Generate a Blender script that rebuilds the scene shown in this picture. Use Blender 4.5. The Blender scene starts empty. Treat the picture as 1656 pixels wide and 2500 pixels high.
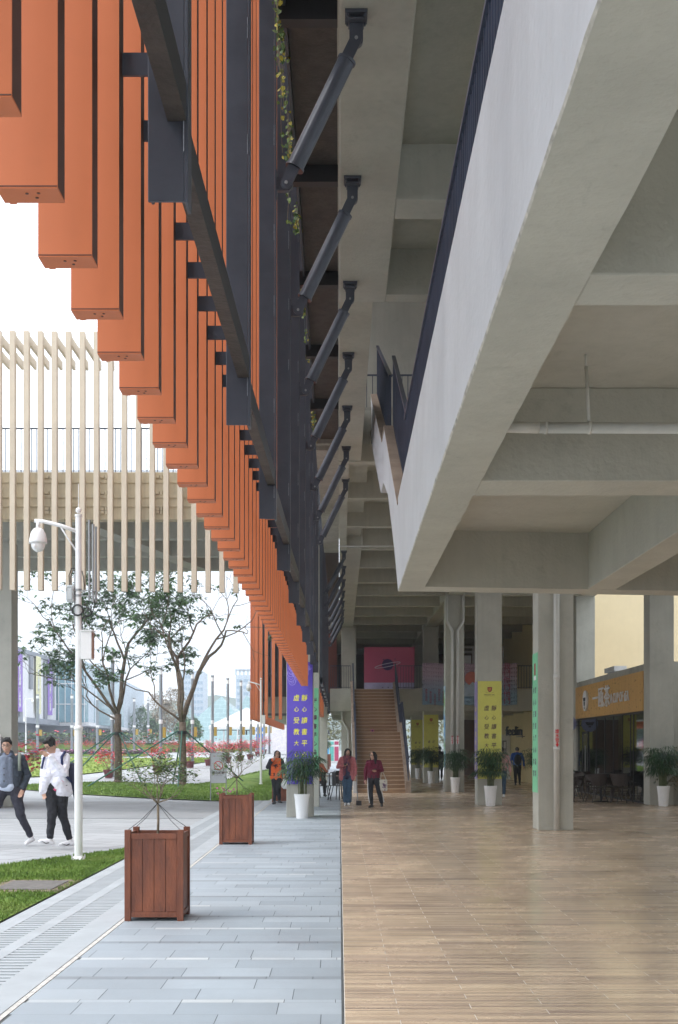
import bpy, bmesh, math, random
from mathutils import Vector, Matrix, Euler
R = math.radians
rnd = random.Random(7)
SC = bpy.context.scene
COL = SC.collection
F = 3100.0

# ------------------------------------------------------------------ materials
MATS = {}
def _nodes(name):
    m = bpy.data.materials.new(name); m.use_nodes = True
    nt = m.node_tree; b = nt.nodes['Principled BSDF']
    return m, nt, b
def N(nt, t, **kw):
    n = nt.nodes.new(t)
    for k, v in kw.items():
        if k in n.inputs: n.inputs[k].default_value = v
        else: setattr(n, k, v)
    return n
def L(nt, a, b): nt.links.new(a, b)
def mat(name, c, rough=.6, metal=0, var=.12, vs=3.0, bump=0, bs=40, vec=None, spec=.5, coat=0, c2=None, streak=0, fac=(.35, .65), emit=None, scuff=0):
    if name in MATS: return MATS[name]
    m, nt, b = _nodes(name)
    tc = N(nt, 'ShaderNodeTexCoord'); mp = N(nt, 'ShaderNodeMapping')
    L(nt, tc.outputs['Object'], mp.inputs['Vector'])
    if vec: mp.inputs['Scale'].default_value = vec
    n1 = N(nt, 'ShaderNodeTexNoise', Scale=vs, Detail=6.0, Roughness=.6)
    L(nt, mp.outputs[0], n1.inputs['Vector'])
    rp = N(nt, 'ShaderNodeValToRGB')
    ca = c2 if c2 else tuple(x * (1 - var) for x in c)
    cb = c if c2 else tuple(min(1, x * (1 + var)) for x in c)
    rp.color_ramp.elements[0].position = fac[0]; rp.color_ramp.elements[1].position = fac[1]
    rp.color_ramp.elements[0].color = (*ca, 1); rp.color_ramp.elements[1].color = (*cb, 1)
    L(nt, n1.outputs['Fac'], rp.inputs['Fac'])
    out = rp.outputs['Color']
    if streak:
        mp2 = N(nt, 'ShaderNodeMapping'); mp2.inputs['Scale'].default_value = (6, 6, .35)
        L(nt, tc.outputs['Object'], mp2.inputs['Vector'])
        n2 = N(nt, 'ShaderNodeTexNoise', Scale=2.0, Detail=5.0); L(nt, mp2.outputs[0], n2.inputs['Vector'])
        n3 = N(nt, 'ShaderNodeTexNoise', Scale=.5, Detail=3.0); L(nt, tc.outputs['Object'], n3.inputs['Vector'])
        mr = N(nt, 'ShaderNodeMapRange'); mr.inputs[1].default_value = .42; mr.inputs[2].default_value = .75
        mr.inputs[3].default_value = 1.0; mr.inputs[4].default_value = 1 - streak
        L(nt, n2.outputs['Fac'], mr.inputs[0])
        mx = N(nt, 'ShaderNodeMix', data_type='RGBA', blend_type='MULTIPLY'); mx.inputs[0].default_value = 1
        L(nt, out, mx.inputs[6]); L(nt, mr.outputs[0], mx.inputs[7]); out = mx.outputs[2]
        mr3 = N(nt, 'ShaderNodeMapRange'); mr3.inputs[1].default_value = .3; mr3.inputs[2].default_value = .7
        mr3.inputs[3].default_value = 1 - streak * .8; mr3.inputs[4].default_value = 1.0
        L(nt, n3.outputs['Fac'], mr3.inputs[0])
        mx = N(nt, 'ShaderNodeMix', data_type='RGBA', blend_type='MULTIPLY'); mx.inputs[0].default_value = 1
        L(nt, out, mx.inputs[6]); L(nt, mr3.outputs[0], mx.inputs[7]); out = mx.outputs[2]
    if scuff:
        for sc_, lo, hi, amt in ((5.0, .60, .66, scuff), (22.0, .66, .72, scuff * 1.4), (1.1, .52, .62, scuff * .6)):
            q = N(nt, 'ShaderNodeTexNoise', Scale=sc_, Detail=8.0, Roughness=.7, Distortion=.8); L(nt, tc.outputs['Object'], q.inputs['Vector'])
            mr = N(nt, 'ShaderNodeMapRange'); mr.inputs[1].default_value = lo; mr.inputs[2].default_value = hi
            mr.inputs[3].default_value = 1.0; mr.inputs[4].default_value = 1 - amt; L(nt, q.outputs['Fac'], mr.inputs[0])
            mx = N(nt, 'ShaderNodeMix', data_type='RGBA', blend_type='MULTIPLY'); mx.inputs[0].default_value = 1
            L(nt, out, mx.inputs[6]); L(nt, mr.outputs[0], mx.inputs[7]); out = mx.outputs[2]
    L(nt, out, b.inputs['Base Color'])
    b.inputs['Roughness'].default_value = rough; b.inputs['Metallic'].default_value = metal
    b.inputs['Specular IOR Level'].default_value = spec; b.inputs['Coat Weight'].default_value = coat
    if bump:
        nb = N(nt, 'ShaderNodeTexNoise', Scale=bs, Detail=4.0); L(nt, mp.outputs[0], nb.inputs['Vector'])
        bp = N(nt, 'ShaderNodeBump', Strength=bump, Distance=.02); L(nt, nb.outputs['Fac'], bp.inputs['Height'])
        L(nt, bp.outputs[0], b.inputs['Normal'])
    if emit:
        b.inputs['Emission Color'].default_value = (*emit[0], 1); b.inputs['Emission Strength'].default_value = emit[1]
    MATS[name] = m
    return m

M = {}
M['conc'] = mat('concrete_paint', (.475, .472, .415), .85, var=.07, vs=1.3, bump=.3, bs=30, streak=.06, scuff=.10)
M['concW'] = mat('concrete_pale', (.50, .512, .53), .8, var=.05, vs=1.5, bump=.2, bs=25, streak=.05, scuff=.05)
M['concD'] = mat('concrete_weathered', (.44, .43, .38), .9, var=.12, vs=2.5, bump=.3, bs=30, streak=.2, scuff=.15)
M['rib'] = mat('soffit_concrete', (.46, .45, .38), .9, var=.08, vs=1.2, bump=.2, bs=30, streak=.1)
M['orange'] = mat('orange_aluminium', (.66, .185, .068), .5, var=.05, vs=.8, spec=.4, bump=.05, bs=3, streak=.07, scuff=.03)
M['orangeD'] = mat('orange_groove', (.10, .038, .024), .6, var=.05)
M['steel'] = mat('dark_steel', (.080, .090, .115), .38, metal=.15, var=.25, vs=4, bump=.12, bs=12, c2=(.062, .070, .090))
M['weld'] = mat('weld_scuff', (.38, .41, .46), .6, var=.3, vs=30)
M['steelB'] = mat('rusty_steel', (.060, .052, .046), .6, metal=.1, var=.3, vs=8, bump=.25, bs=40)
M['black'] = mat('black_paint', (.018, .018, .02), .45, var=.2)
M['rail'] = mat('railing_paint', (.05, .065, .105), .4, metal=.2, var=.2)
M['cream'] = mat('cream_slat', (.58, .49, .37), .6, var=.06, vs=2, streak=.06)
M['creamS'] = mat('cream_board', (.70, .60, .42), .7, var=.08, vs=2, streak=.15)
M['white'] = mat('white_paint', (.80, .80, .80), .35, var=.02)
M['whitepot'] = mat('white_glaze', (.82, .82, .82), .3, var=.02)
M['greyM'] = mat('grey_metal', (.32, .33, .34), .5, metal=.3, var=.1)
M['greyP'] = mat('galvanised_pole', (.26, .29, .32), .45, metal=.4, var=.1)
M['pvc'] = mat('pvc_pipe', (.62, .62, .58), .5, var=.05, streak=.08)
M['wood'] = mat('stained_planter_wood', (.27, .08, .033), .5, var=.3, vs=2.6, vec=(3, 3, .9), c2=(.12, .036, .02), bump=.25, bs=20, scuff=.18, fac=(.3, .7))
M['soil'] = mat('soil', (.05, .035, .025), 1, var=.3, vs=30)
M['bark'] = mat('tree_bark', (.15, .11, .08), .95, var=.35, vs=9, bump=.8, bs=30)
M['twig'] = mat('twig_bark', (.26, .21, .15), .9, var=.3, vs=20)
M['leaf'] = mat('tree_leaf', (.09, .19, .05), .5, var=.4, vs=1.1, c2=(.035, .09, .03))
M['leafY'] = mat('young_leaf', (.16, .24, .05), .5, var=.4, vs=12)
M['palm'] = mat('palm_leaf', (.055, .13, .045), .4, var=.4, vs=4, c2=(.02, .055, .028))
M['cane'] = mat('palm_cane', (.12, .14, .06), .6, var=.3, vs=15)
M['bamboo'] = mat('bamboo_cane', (.42, .27, .10), .5, var=.2, vs=10)
M['flower'] = mat('bract_red', (.85, .05, .10), .6, var=.25, vs=6)
M['flowerM'] = mat('bract_magenta', (.62, .05, .42), .6, var=.2, vs=6)
M['potred'] = mat('maroon_pot', (.16, .03, .035), .5, var=.15)
M['stake'] = mat('green_stake', (.02, .12, .085), .4, var=.1)
M['skin'] = mat('skin', (.52, .31, .22), .55, var=.05)
M['hair'] = mat('hair', (.009, .008, .008), .75, var=.3, vs=30, bump=.4, bs=60)
M['glassf'] = mat('spectacle_frame', (.03, .03, .03), .3)
M['stoneW'] = mat('stair_wood_tile', (.44, .28, .16), .45, var=.35, vs=3, vec=(.6, 4, 6), c2=(.27, .165, .095))
M['nosing'] = mat('stair_nosing', (.66, .52, .38), .5, var=.1)
M['coping'] = mat('coping_stone', (.35, .27, .21), .7, var=.3, vs=3, c2=(.24, .18, .14), bump=.2)
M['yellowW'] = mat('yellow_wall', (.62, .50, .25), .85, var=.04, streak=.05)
M['creamW'] = mat('cream_wall', (.66, .56, .36), .85, var=.02, streak=.03)
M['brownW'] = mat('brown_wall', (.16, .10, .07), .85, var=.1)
M['board'] = mat('signboard_wood', (.66, .39, .11), .5, var=.25, vs=2.2, vec=(2, 9, .35), c2=(.52, .28, .075))
M['red'] = mat('red_paint', (.62, .02, .03), .5)
M['blackT'] = mat('black_print', (.015, .013, .015), .6)

def attr_mat(name, ramp, rough, stripe=None, bump=.1, coat=0, spec=.5, rvar=0):
    """colour from a per-face 'tone' value, plus stretched noise"""
    m, nt, b = _nodes(name)
    at = N(nt, 'ShaderNodeAttribute', attribute_name='tone')
    tc = N(nt, 'ShaderNodeTexCoord')
    rp = N(nt, 'ShaderNodeValToRGB'); els = rp.color_ramp.elements
    while len(els) < len(ramp): els.new(.5)
    for e, (p, c) in zip(els, ramp): e.position = p; e.color = (*c, 1)
    if stripe:
        cmb = N(nt, 'ShaderNodeCombineXYZ'); sep = N(nt, 'ShaderNodeSeparateXYZ'); L(nt, tc.outputs['Object'], sep.inputs[0])
        mx = N(nt, 'ShaderNodeMath', operation='MULTIPLY'); mx.inputs[1].default_value = stripe[0]; L(nt, sep.outputs[0], mx.inputs[0])
        my = N(nt, 'ShaderNodeMath', operation='MULTIPLY'); my.inputs[1].default_value = stripe[1]; L(nt, sep.outputs[1], my.inputs[0])
        mz = N(nt, 'ShaderNodeMath', operation='MULTIPLY'); mz.inputs[1].default_value = 37.0; L(nt, at.outputs['Fac'], mz.inputs[0])
        L(nt, mx.outputs[0], cmb.inputs[0]); L(nt, my.outputs[0], cmb.inputs[1]); L(nt, mz.outputs[0], cmb.inputs[2])
        n = N(nt, 'ShaderNodeTexNoise', Scale=1.0, Detail=4.0, Roughness=.55); L(nt, cmb.outputs[0], n.inputs['Vector'])
        ad = N(nt, 'ShaderNodeMath', operation='MULTIPLY_ADD'); ad.inputs[1].default_value = stripe[2]; 
        sb = N(nt, 'ShaderNodeMath', operation='SUBTRACT'); sb.inputs[1].default_value = .5
        L(nt, n.outputs['Fac'], sb.inputs[0]); L(nt, sb.outputs[0], ad.inputs[0]); L(nt, at.outputs['Fac'], ad.inputs[2])
        L(nt, ad.outputs[0], rp.inputs['Fac'])
    else:
        L(nt, at.outputs['Fac'], rp.inputs['Fac'])
    n2 = N(nt, 'ShaderNodeTexNoise', Scale=.8, Detail=8.0, Roughness=.7); L(nt, tc.outputs['Object'], n2.inputs['Vector'])
    mr = N(nt, 'ShaderNodeMapRange'); mr.inputs[1].default_value = .3; mr.inputs[2].default_value = .7
    mr.inputs[3].default_value = .86; mr.inputs[4].default_value = 1.06; L(nt, n2.outputs['Fac'], mr.inputs[0])
    mm = N(nt, 'ShaderNodeMix', data_type='RGBA', blend_type='MULTIPLY'); mm.inputs[0].default_value = 1
    L(nt, rp.outputs['Color'], mm.inputs[6]); L(nt, mr.outputs[0], mm.inputs[7])
    L(nt, mm.outputs[2], b.inputs['Base Color'])
    b.inputs['Roughness'].default_value = rough; b.inputs['Specular IOR Level'].default_value = spec
    if rvar:
        mq = N(nt, 'ShaderNodeMapRange'); mq.inputs[1].default_value = .35; mq.inputs[2].default_value = .65
        mq.inputs[3].default_value = rough - rvar; mq.inputs[4].default_value = rough + rvar
        L(nt, n2.outputs['Fac'], mq.inputs[0]); L(nt, mq.outputs[0], b.inputs['Roughness'])
    nb = N(nt, 'ShaderNodeTexNoise', Scale=25.0, Detail=4.0); L(nt, tc.outputs['Object'], nb.inputs['Vector'])
    bp = N(nt, 'ShaderNodeBump', Strength=bump, Distance=.01); L(nt, nb.outputs['Fac'], bp.inputs['Height']); L(nt, bp.outputs[0], b.inputs['Normal'])
    return m
M['tile'] = attr_mat('wood_look_tile', [(0, (.26, .18, .145)), (.28, (.46, .35, .275)), (.5, (.65, .50, .365)), (.7, (.80, .62, .435)), (1, (.90, .78, .60))], .24, (.5, 22, 1.5), .04, rvar=.08)
M['pave'] = attr_mat('grey_granite', [(0, (.25, .275, .30)), (.2, (.31, .355, .395)), (.6, (.375, .425, .47)), (.85, (.43, .48, .52)), (1, (.62, .64, .64))], .6, (8, 8, .12), .15, rvar=.1)

def glass_mat():
    m, nt, b = _nodes('shop_glass')
    b.inputs['Base Color'].default_value = (.35, .42, .45, 1); b.inputs['Roughness'].default_value = .02
    b.inputs['Transmission Weight'].default_value = 1; b.inputs['IOR'].default_value = 1.5
    return m
M['glass'] = glass_mat()
M['glassB'] = mat('facade_glass', (.20, .36, .43), .08, var=.15, vs=.3, spec=.8)
M['glassT'] = mat('teal_glass_roof', (.26, .47, .50), .25, var=.15, vs=.08)

# ------------------------------------------------------------------ mesh builder
class MB:
    def __init__(s): s.v = []; s.f = []; s.m = []; s.mats = []; s.cm = 0; s.tone = None
    def use(s, m):
        if m not in s.mats: s.mats.append(m)
        s.cm = s.mats.index(m); return s
    def add(s, vs, fs):
        o = len(s.v); s.v += [tuple(v) for v in vs]
        for f in fs: s.f.append(tuple(i + o for i in f)); s.m.append(s.cm)
    def box(s, x0, x1, y0, y1, z0, z1):
        s.add([(x, y, z) for z in (z0, z1) for y in (y0, y1) for x in (x0, x1)],
              [(0, 2, 3, 1), (4, 5, 7, 6), (0, 1, 5, 4), (2, 6, 7, 3), (0, 4, 6, 2), (1, 3, 7, 5)])
        return s
    def prism(s, poly, axis, a, b):
        """poly: 2D points; axis 'x': pts are (y,z); 'z': (x,y); 'y': (x,z)"""
        n = len(poly)
        def P(p, t): return (t, p[0], p[1]) if axis == 'x' else (p[0], p[1], t) if axis == 'z' else (p[0], t, p[1])
        s.add([P(p, a) for p in poly] + [P(p, b) for p in poly],
              [tuple(range(n)), tuple(range(2 * n - 1, n - 1, -1))] + [(i, i + n, (i + 1) % n + n, (i + 1) % n) for i in range(n)])
        return s
    def tube(s, p0, p1, r0, r1=None, n=10, caps=True):
        r1 = r0 if r1 is None else r1
        p0, p1 = Vector(p0), Vector(p1); d = (p1 - p0)
        if d.length < 1e-6: return s
        d.normalize(); a = d.orthogonal().normalized(); b = d.cross(a)
        vs = []
        for p, r in ((p0, r0), (p1, r1)):
            for i in range(n):
                t = 2 * math.pi * i / n; vs.append(p + a * math.cos(t) * r + b * math.sin(t) * r)
        fs = [(i, (i + 1) % n, (i + 1) % n + n, i + n) for i in range(n)]
        if caps: fs += [tuple(range(n - 1, -1, -1)), tuple(range(n, 2 * n))]
        s.add(vs, fs); return s
    def path(s, pts, r, n=6, r1=None):
        r1 = r if r1 is None else r1; k = len(pts) - 1
        pts = [Vector(p) for p in pts]; rings = []
        a = None
        for i, p in enumerate(pts):
            d = (pts[min(i + 1, k)] - pts[max(i - 1, 0)]).normalized()
            if a is None: a = d.orthogonal().normalized()
            a = (a - d * a.dot(d)); a = a.normalized() if a.length > 1e-6 else d.orthogonal().normalized()
            b = d.cross(a); rr = r + (r1 - r) * i / max(k, 1)
            rings.append([p + a * math.cos(2 * math.pi * j / n) * rr + b * math.sin(2 * math.pi * j / n) * rr for j in range(n)])
        vs = [v for q in rings for v in q]
        fs = [(i * n + j, i * n + (j + 1) % n, (i + 1) * n + (j + 1) % n, (i + 1) * n + j) for i in range(k) for j in range(n)]
        fs += [tuple(range(n - 1, -1, -1)), tuple(range(k * n, k * n + n))]
        s.add(vs, fs); return s
    def lathe(s, prof, c=(0, 0, 0), n=24, cap=True):
        vs = [(c[0] + r * math.cos(2 * math.pi * j / n), c[1] + r * math.sin(2 * math.pi * j / n), c[2] + z) for r, z in prof for j in range(n)]
        k = len(prof)
        fs = [(i * n + j, i * n + (j + 1) % n, (i + 1) * n + (j + 1) % n, (i + 1) * n + j) for i in range(k - 1) for j in range(n)]
        if cap: fs += [tuple(range(n - 1, -1, -1)), tuple(range((k - 1) * n, k * n))]
        s.add(vs, fs); return s
    def ell(s, c, rx, ry=None, rz=None, n=12, rot=None):
        ry = rx if ry is None else ry; rz = rx if rz is None else rz
        h = n // 2; vs = []
        for i in range(1, h):
            t = math.pi * i / h
            for j in range(n):
                p = 2 * math.pi * j / n
                vs.append(Vector((rx * math.sin(t) * math.cos(p), ry * math.sin(t) * math.sin(p), rz * math.cos(t))))
        vs += [Vector((0, 0, rz)), Vector((0, 0, -rz))]
        if rot: 
            q = Euler(rot).to_matrix(); vs = [q @ v for v in vs]
        c = Vector(c); vs = [v + c for v in vs]
        fs = [((i) * n + j, (i + 1) * n + j, (i + 1) * n + (j + 1) % n, i * n + (j + 1) % n) for i in range(h - 2) for j in range(n)]
        T = len(vs) - 2; B = T + 1
        fs += [(T, j, (j + 1) % n) for j in range(n)] + [(B, (h - 2) * n + (j + 1) % n, (h - 2) * n + j) for j in range(n)]
        s.add(vs, fs); return s
    def cap(s, p0, p1, r0, r1=None, n=12):
        r1 = r0 if r1 is None else r1
        s.tube(p0, p1, r0, r1, n); s.ell(p0, r0, n=n); s.ell(p1, r1, n=n); return s
    def quad(s, a, b, c, d): s.add([a, b, c, d], [(0, 1, 2, 3)]); return s
    def disc(s, c, r, nrm, th=.01, n=24, rx=None):
        c = Vector(c); d = Vector(nrm).normalized(); s.tube(c - d * th / 2, c + d * th / 2, r, r, n); return s
    def build(s, name, m=None, parent=None, smooth=False, world=True, bevel=0, tone=None):
        me = bpy.data.meshes.new(name)
        off = Vector((0, 0, 0))
        if parent is not None and world:
            off = parent.location.copy()
            if parent.parent is not None: off = off + parent.parent.location
        me.from_pydata([(v[0] - off.x, v[1] - off.y, v[2] - off.z) for v in s.v], [], s.f)
        mats = s.mats if s.mats else [m or M['conc']]
        for q in mats: me.materials.append(q)
        if s.mats: me.polygons.foreach_set('material_index', s.m)
        if smooth: me.polygons.foreach_set('use_smooth', [True] * len(me.polygons))
        if tone is not None:
            a = me.attributes.new('tone', 'FLOAT', 'FACE'); a.data.foreach_set('value', tone)
        me.update()
        o = bpy.data.objects.new(name, me); COL.objects.link(o)
        if parent is not None: o.parent = parent
        if bevel:
            bm = bmesh.new(); bm.from_mesh(me)
            bmesh.ops.remove_doubles(bm, verts=bm.verts, dist=1e-5)
            es = [e for e in bm.edges if len(e.link_faces) == 2 and e.calc_face_angle(0) > .5]
            bmesh.ops.bevel(bm, geom=es, offset=bevel, segments=2, affect='EDGES', profile=.5)
            bm.to_mesh(me); bm.free()
        return o

def tag(o, label=None, cat=None, group=None, kind=None):
    if label: o['label'] = label
    if cat: o['category'] = cat
    if group: o['group'] = group
    if kind: o['kind'] = kind
    return o
def empty(name, loc, label=None, cat=None, group=None, rz=0):
    o = bpy.data.objects.new(name, None); COL.objects.link(o); o.location = loc; o.rotation_euler = (0, 0, rz)
    o.empty_display_size = .2
    return tag(o, label, cat, group)
def copy_tree(o, parent=None):
    c = o.copy(); COL.objects.link(c)
    if parent is not None: c.parent = parent
    for ch in [k for k in KIDS(o)]: copy_tree(ch, c)
    return c
def KIDS(o): return [k for k in COL.objects if k.parent == o]
def dup(o, loc, label=None, rz=None, group=None, scale=None):
    c = copy_tree(o); c.location = loc
    if rz is not None: c.rotation_euler = (0, 0, rz)
    if scale: c.scale = (scale,) * 3
    if label: c['label'] = label
    if group: c['group'] = group
    return c
def struct(o): o['kind'] = 'structure'; return o

def remesh(mb, voxel, name, m, parent, world=False, it=3, disp=0):
    o = mb.build(name, m, parent, world=world)
    md = o.modifiers.new('r', 'REMESH'); md.mode = 'VOXEL'; md.voxel_size = voxel; md.use_smooth_shade = True
    if it:
        s = o.modifiers.new('s', 'SMOOTH'); s.factor = .5; s.iterations = it
    if disp:
        tx = bpy.data.textures.new('fold', 'CLOUDS'); tx.noise_scale = .09
        d = o.modifiers.new('d', 'DISPLACE'); d.texture = tx; d.strength = disp; d.mid_level = .5
    dg = bpy.context.evaluated_depsgraph_get()
    me = bpy.data.meshes.new_from_object(o.evaluated_get(dg), depsgraph=dg)
    old = o.data; o.modifiers.clear(); o.data = me; bpy.data.meshes.remove(old); me.name = name
    if not me.materials: me.materials.append(m)
    me.polygons.foreach_set('use_smooth', [True] * len(me.polygons))
    return o

def text(s, size, loc, rot, m, parent=None, name='lettering', ext=.002, off=0, align='CENTER', shear=0, sx=1, world=True, spacing=1, line=1):
    cu = bpy.data.curves.new(name, 'FONT'); cu.body = s; cu.size = size; cu.extrude = ext; cu.offset = off
    cu.align_x = align; cu.align_y = 'CENTER'; cu.shear = shear; cu.space_character = spacing; cu.space_line = line
    cu.resolution_u = 3
    o = bpy.data.objects.new(name, cu); COL.objects.link(o)
    dg = bpy.context.evaluated_depsgraph_get()
    me = bpy.data.meshes.new_from_object(o.evaluated_get(dg), depsgraph=dg)
    bpy.data.objects.remove(o); bpy.data.curves.remove(cu)
    mt = Matrix.Translation(Vector(loc)) @ Euler(rot).to_matrix().to_4x4() @ Matrix.Diagonal((sx, 1, 1, 1))
    if parent is not None and world:
        offv = parent.location.copy() + (parent.parent.location if parent.parent is not None else Vector())
        mt = Matrix.Translation(-offv) @ mt
    me.transform(mt); me.materials.clear(); me.materials.append(m); me.name = name
    o = bpy.data.objects.new(name, me); COL.objects.link(o)
    if parent is not None: o.parent = parent
    return o
FC = (R(90), 0, 0)          # faces the camera side (-Y)
FL = (R(90), 0, R(-90))     # faces -X

def gz(x, y):
    """ground height: the plaza beyond the lawns climbs gently"""
    if y < 60: return 0.0
    t = max(0, min(1, (-x - 2.6) / 3.0)); t = t * t * (3 - 2 * t)
    return .018 * (min(y, 220) - 60) * t
# ------------------------------------------------------------------ world, sun, camera
w = bpy.data.worlds.new('World'); SC.world = w; w.use_nodes = True
nt = w.node_tree; bg = nt.nodes['Background']
sky = N(nt, 'ShaderNodeTexSky', sky_type='NISHITA'); sky.sun_disc = False
SUN_EL, SUN_AZ = R(58), R(-110)
sky.sun_elevation = SUN_EL; sky.sun_rotation = SUN_AZ; sky.air_density = 1.0; sky.dust_density = 3.0
hs = N(nt, 'ShaderNodeHueSaturation', Saturation=.22)
L(nt, sky.outputs[0], hs.inputs['Color'])
mxw = N(nt, 'ShaderNodeMix', data_type='RGBA'); mxw.inputs[0].default_value = .72      # thin bright cloud over the whole sky
mxw.inputs[7].default_value = (12.2, 12.9, 13.9, 1)
L(nt, hs.outputs[0], mxw.inputs[6]); L(nt, mxw.outputs[2], bg.inputs['Color'])
bg.inputs['Strength'].default_value = .15
sd = bpy.data.lights.new('sun', 'SUN'); sd.energy = 1.0; sd.angle = R(14); sd.color = (1, .96, .9)
so = bpy.data.objects.new('sun', sd); COL.objects.link(so); so.location = (-20, -10, 40)
# direction towards the sun: rotation 0 = +Y, clockwise positive
az = SUN_AZ; dv = Vector((math.sin(az) * math.cos(SUN_EL), math.cos(az) * math.cos(SUN_EL), math.sin(SUN_EL)))
so.rotation_euler = dv.to_track_quat('Z', 'Y').to_euler()
cd = bpy.data.cameras.new('camera'); co = bpy.data.objects.new('camera', cd); COL.objects.link(co); SC.camera = co
co.location = (0, 0, 1.6); co.rotation_euler = (R(90), 0, 0)
cd.sensor_fit = 'AUTO'; cd.sensor_width = 36; cd.lens = F / 2500 * 36; cd.shift_y = (1827 - 1250) / 2500; cd.shift_x = -1 / 2500
cd.clip_start = .05; cd.clip_end = 3000
SC.view_settings.view_transform = 'Standard'; SC.view_settings.look = 'None'; SC.view_settings.exposure = 0.50; SC.view_settings.gamma = 1
SC.cycles.max_bounces = 10; SC.cycles.diffuse_bounces = 6; SC.cycles.caustics_reflective = False; SC.cycles.caustics_refractive = False
SC.cycles.use_denoising = True

# ------------------------------------------------------------------ ground
M['ground'] = None
def ground_mat():
    m, nt, b = _nodes('plaza_pavers')
    tc = N(nt, 'ShaderNodeTexCoord'); mp = N(nt, 'ShaderNodeMapping'); mp.inputs['Rotation'].default_value = (0, 0, R(24))
    L(nt, tc.outputs['Object'], mp.inputs['Vector'])
    br = N(nt, 'ShaderNodeTexBrick', Scale=1.0); br.inputs['Brick Width'].default_value = 1.2; br.inputs['Row Height'].default_value = .6
    br.inputs['Mortar Size'].default_value = .014; br.inputs['Color1'].default_value = (.40, .415, .43, 1); br.inputs['Color2'].default_value = (.47, .485, .50, 1)
    br.inputs['Mortar'].default_value = (.20, .20, .21, 1); br.offset = .5
    L(nt, mp.outputs[0], br.inputs['Vector'])
    n = N(nt, 'ShaderNodeTexNoise', Scale=.35, Detail=7.0, Roughness=.65); L(nt, tc.outputs['Object'], n.inputs['Vector'])
    mr = N(nt, 'ShaderNodeMapRange'); mr.inputs[1].default_value = .3; mr.inputs[2].default_value = .7; mr.inputs[3].default_value = .86; mr.inputs[4].default_value = 1.05
    L(nt, n.outputs['Fac'], mr.inputs[0])
    mm = N(nt, 'ShaderNodeMix', data_type='RGBA', blend_type='MULTIPLY'); mm.inputs[0].default_value = 1
    L(nt, br.outputs['Color'], mm.inputs[6]); L(nt, mr.outputs[0], mm.inputs[7]); L(nt, mm.outputs[2], b.inputs['Base Color'])
    b.inputs['Roughness'].default_value = .7
    return m
M['ground'] = ground_mat()
g = MB(); xs = [-900, -400, -200, -100, -60, -40, -25, -15, -10, -7, -5.6, -5, -4.4, -3.8, -3.2, -2.6, 0, 30, 100, 400, 900]
ys = [-60, -20, 0, 30, 60, 80, 100, 120, 140, 160, 180, 200, 220, 300, 500, 900, 1500]
vs = [(x, y, gz(x, y) - .03) for y in ys for x in xs]; nx = len(xs)
g.add(vs, [(j * nx + i, j * nx + i + 1, (j + 1) * nx + i + 1, (j + 1) * nx + i) for j in range(len(ys) - 1) for i in range(nx - 1)])
struct(g.build('ground', M['ground']))

# tiled floor: wood-look tiles, one quad each, pale grout between
t = MB(); tone = []
grout = mat('pale_grout', (.78, .74, .68), .7)
TL, TW = .909, .16
y = 5.4; row = 0; base = 0.0
while y < 76:
    x = .358 - TL - (TL / 2 if row % 2 else 0)
    while x < 16:
        x0 = max(x, .032)
        if x + TL > .04:
            t.quad((x0 + .0024, y, 0), (x + TL - .0024, y, 0), (x + TL - .0024, y + TW - .0034, 0), (x0 + .0024, y + TW - .0034, 0))
            tone.append(min(1, max(0, rnd.gauss(.5, .07))))
        x += TL
    y += TW; row += 1
t.build('tiled_floor', M['tile'], tone=tone)['kind'] = 'structure'
struct(MB().box(.03, 16, -6, 76, -.02, -.002).build('floor_grout', grout))

# grey paving with alternating narrow strips
t = MB(); tone = []
P0 = 7.99 - 1.62 * 3; y = P0; k = 0
rows = []
while y < 120:
    rows += [(y, .10, 'L'), (y + .10, .355, 'a'), (y + .455, .355, 'b'), (y + .81, .10, 'D'), (y + .91, .355, 'a'), (y + 1.265, .355, 'b')]; y += 1.62
for ri, (y, h, kd) in enumerate(rows):
    ln = .325 if kd in 'LD' else .62
    x = -1.99 - ((ri * .27) % ln)
    while x < .01:
        x0, x1 = max(x, -1.99), min(x + ln, .015)
        if x1 - x0 > .02:
            t.quad((x0 + .002, y + .001, 0), (x1 - .002, y + .001, 0), (x1 - .002, y + h - .001, 0), (x0 + .002, y + h - .001, 0))
            tone.append({'L': rnd.uniform(.80, .95), 'D': rnd.uniform(.0, .12)}.get(kd, rnd.uniform(.3, .75)))
        x += ln
t.build('paving', M['pave'], tone=tone)['kind'] = 'structure'
struct(MB().box(-2.0, .026, -6, 118, -.02, -.005).build('paving_bed', mat('paving_joint', (.12, .13, .135), .9)))
struct(MB().box(-2.03, -1.993, -6, 118, -.018, .0015).build('mortar_line', mat('mortar', (.62, .60, .56), .9, var=.2, vs=14, bump=.5)))

# drain strip of pale stone with slots
drain = empty('drainage_channel', (-2.55, 7, 0), 'pale stone drainage strip with two rows of narrow slots along the planters', 'drain')
b = MB(); b.box(-3.1, -2.93, -4, 58, -.02, 0).box(-2.69, -2.57, -4, 58, -.02, 0).box(-2.29, -2.04, -4, 58, -.02, 0)
b.build('kerb_stone', mat('drain_stone', (.43, .465, .49), .6, var=.08, vs=2, bump=.1), drain)
sl = MB(); sl2 = MB()
y = 6.0
while y < 42:
    sl.box(-2.93, -2.69, y, y + .083, -.012, -.0015); sl.box(-2.57, -2.29, y, y + .083, -.012, -.0015); y += .125
sl.build('slotted_cover', mat('drain_cover', (.42, .455, .48), .6, var=.08, vs=3), drain)
MB().box(-2.93, -2.29, -4, 58, -.028, -.016).build('drain_channel', mat('drain_dark', (.05, .055, .06), .9), drain)

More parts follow.
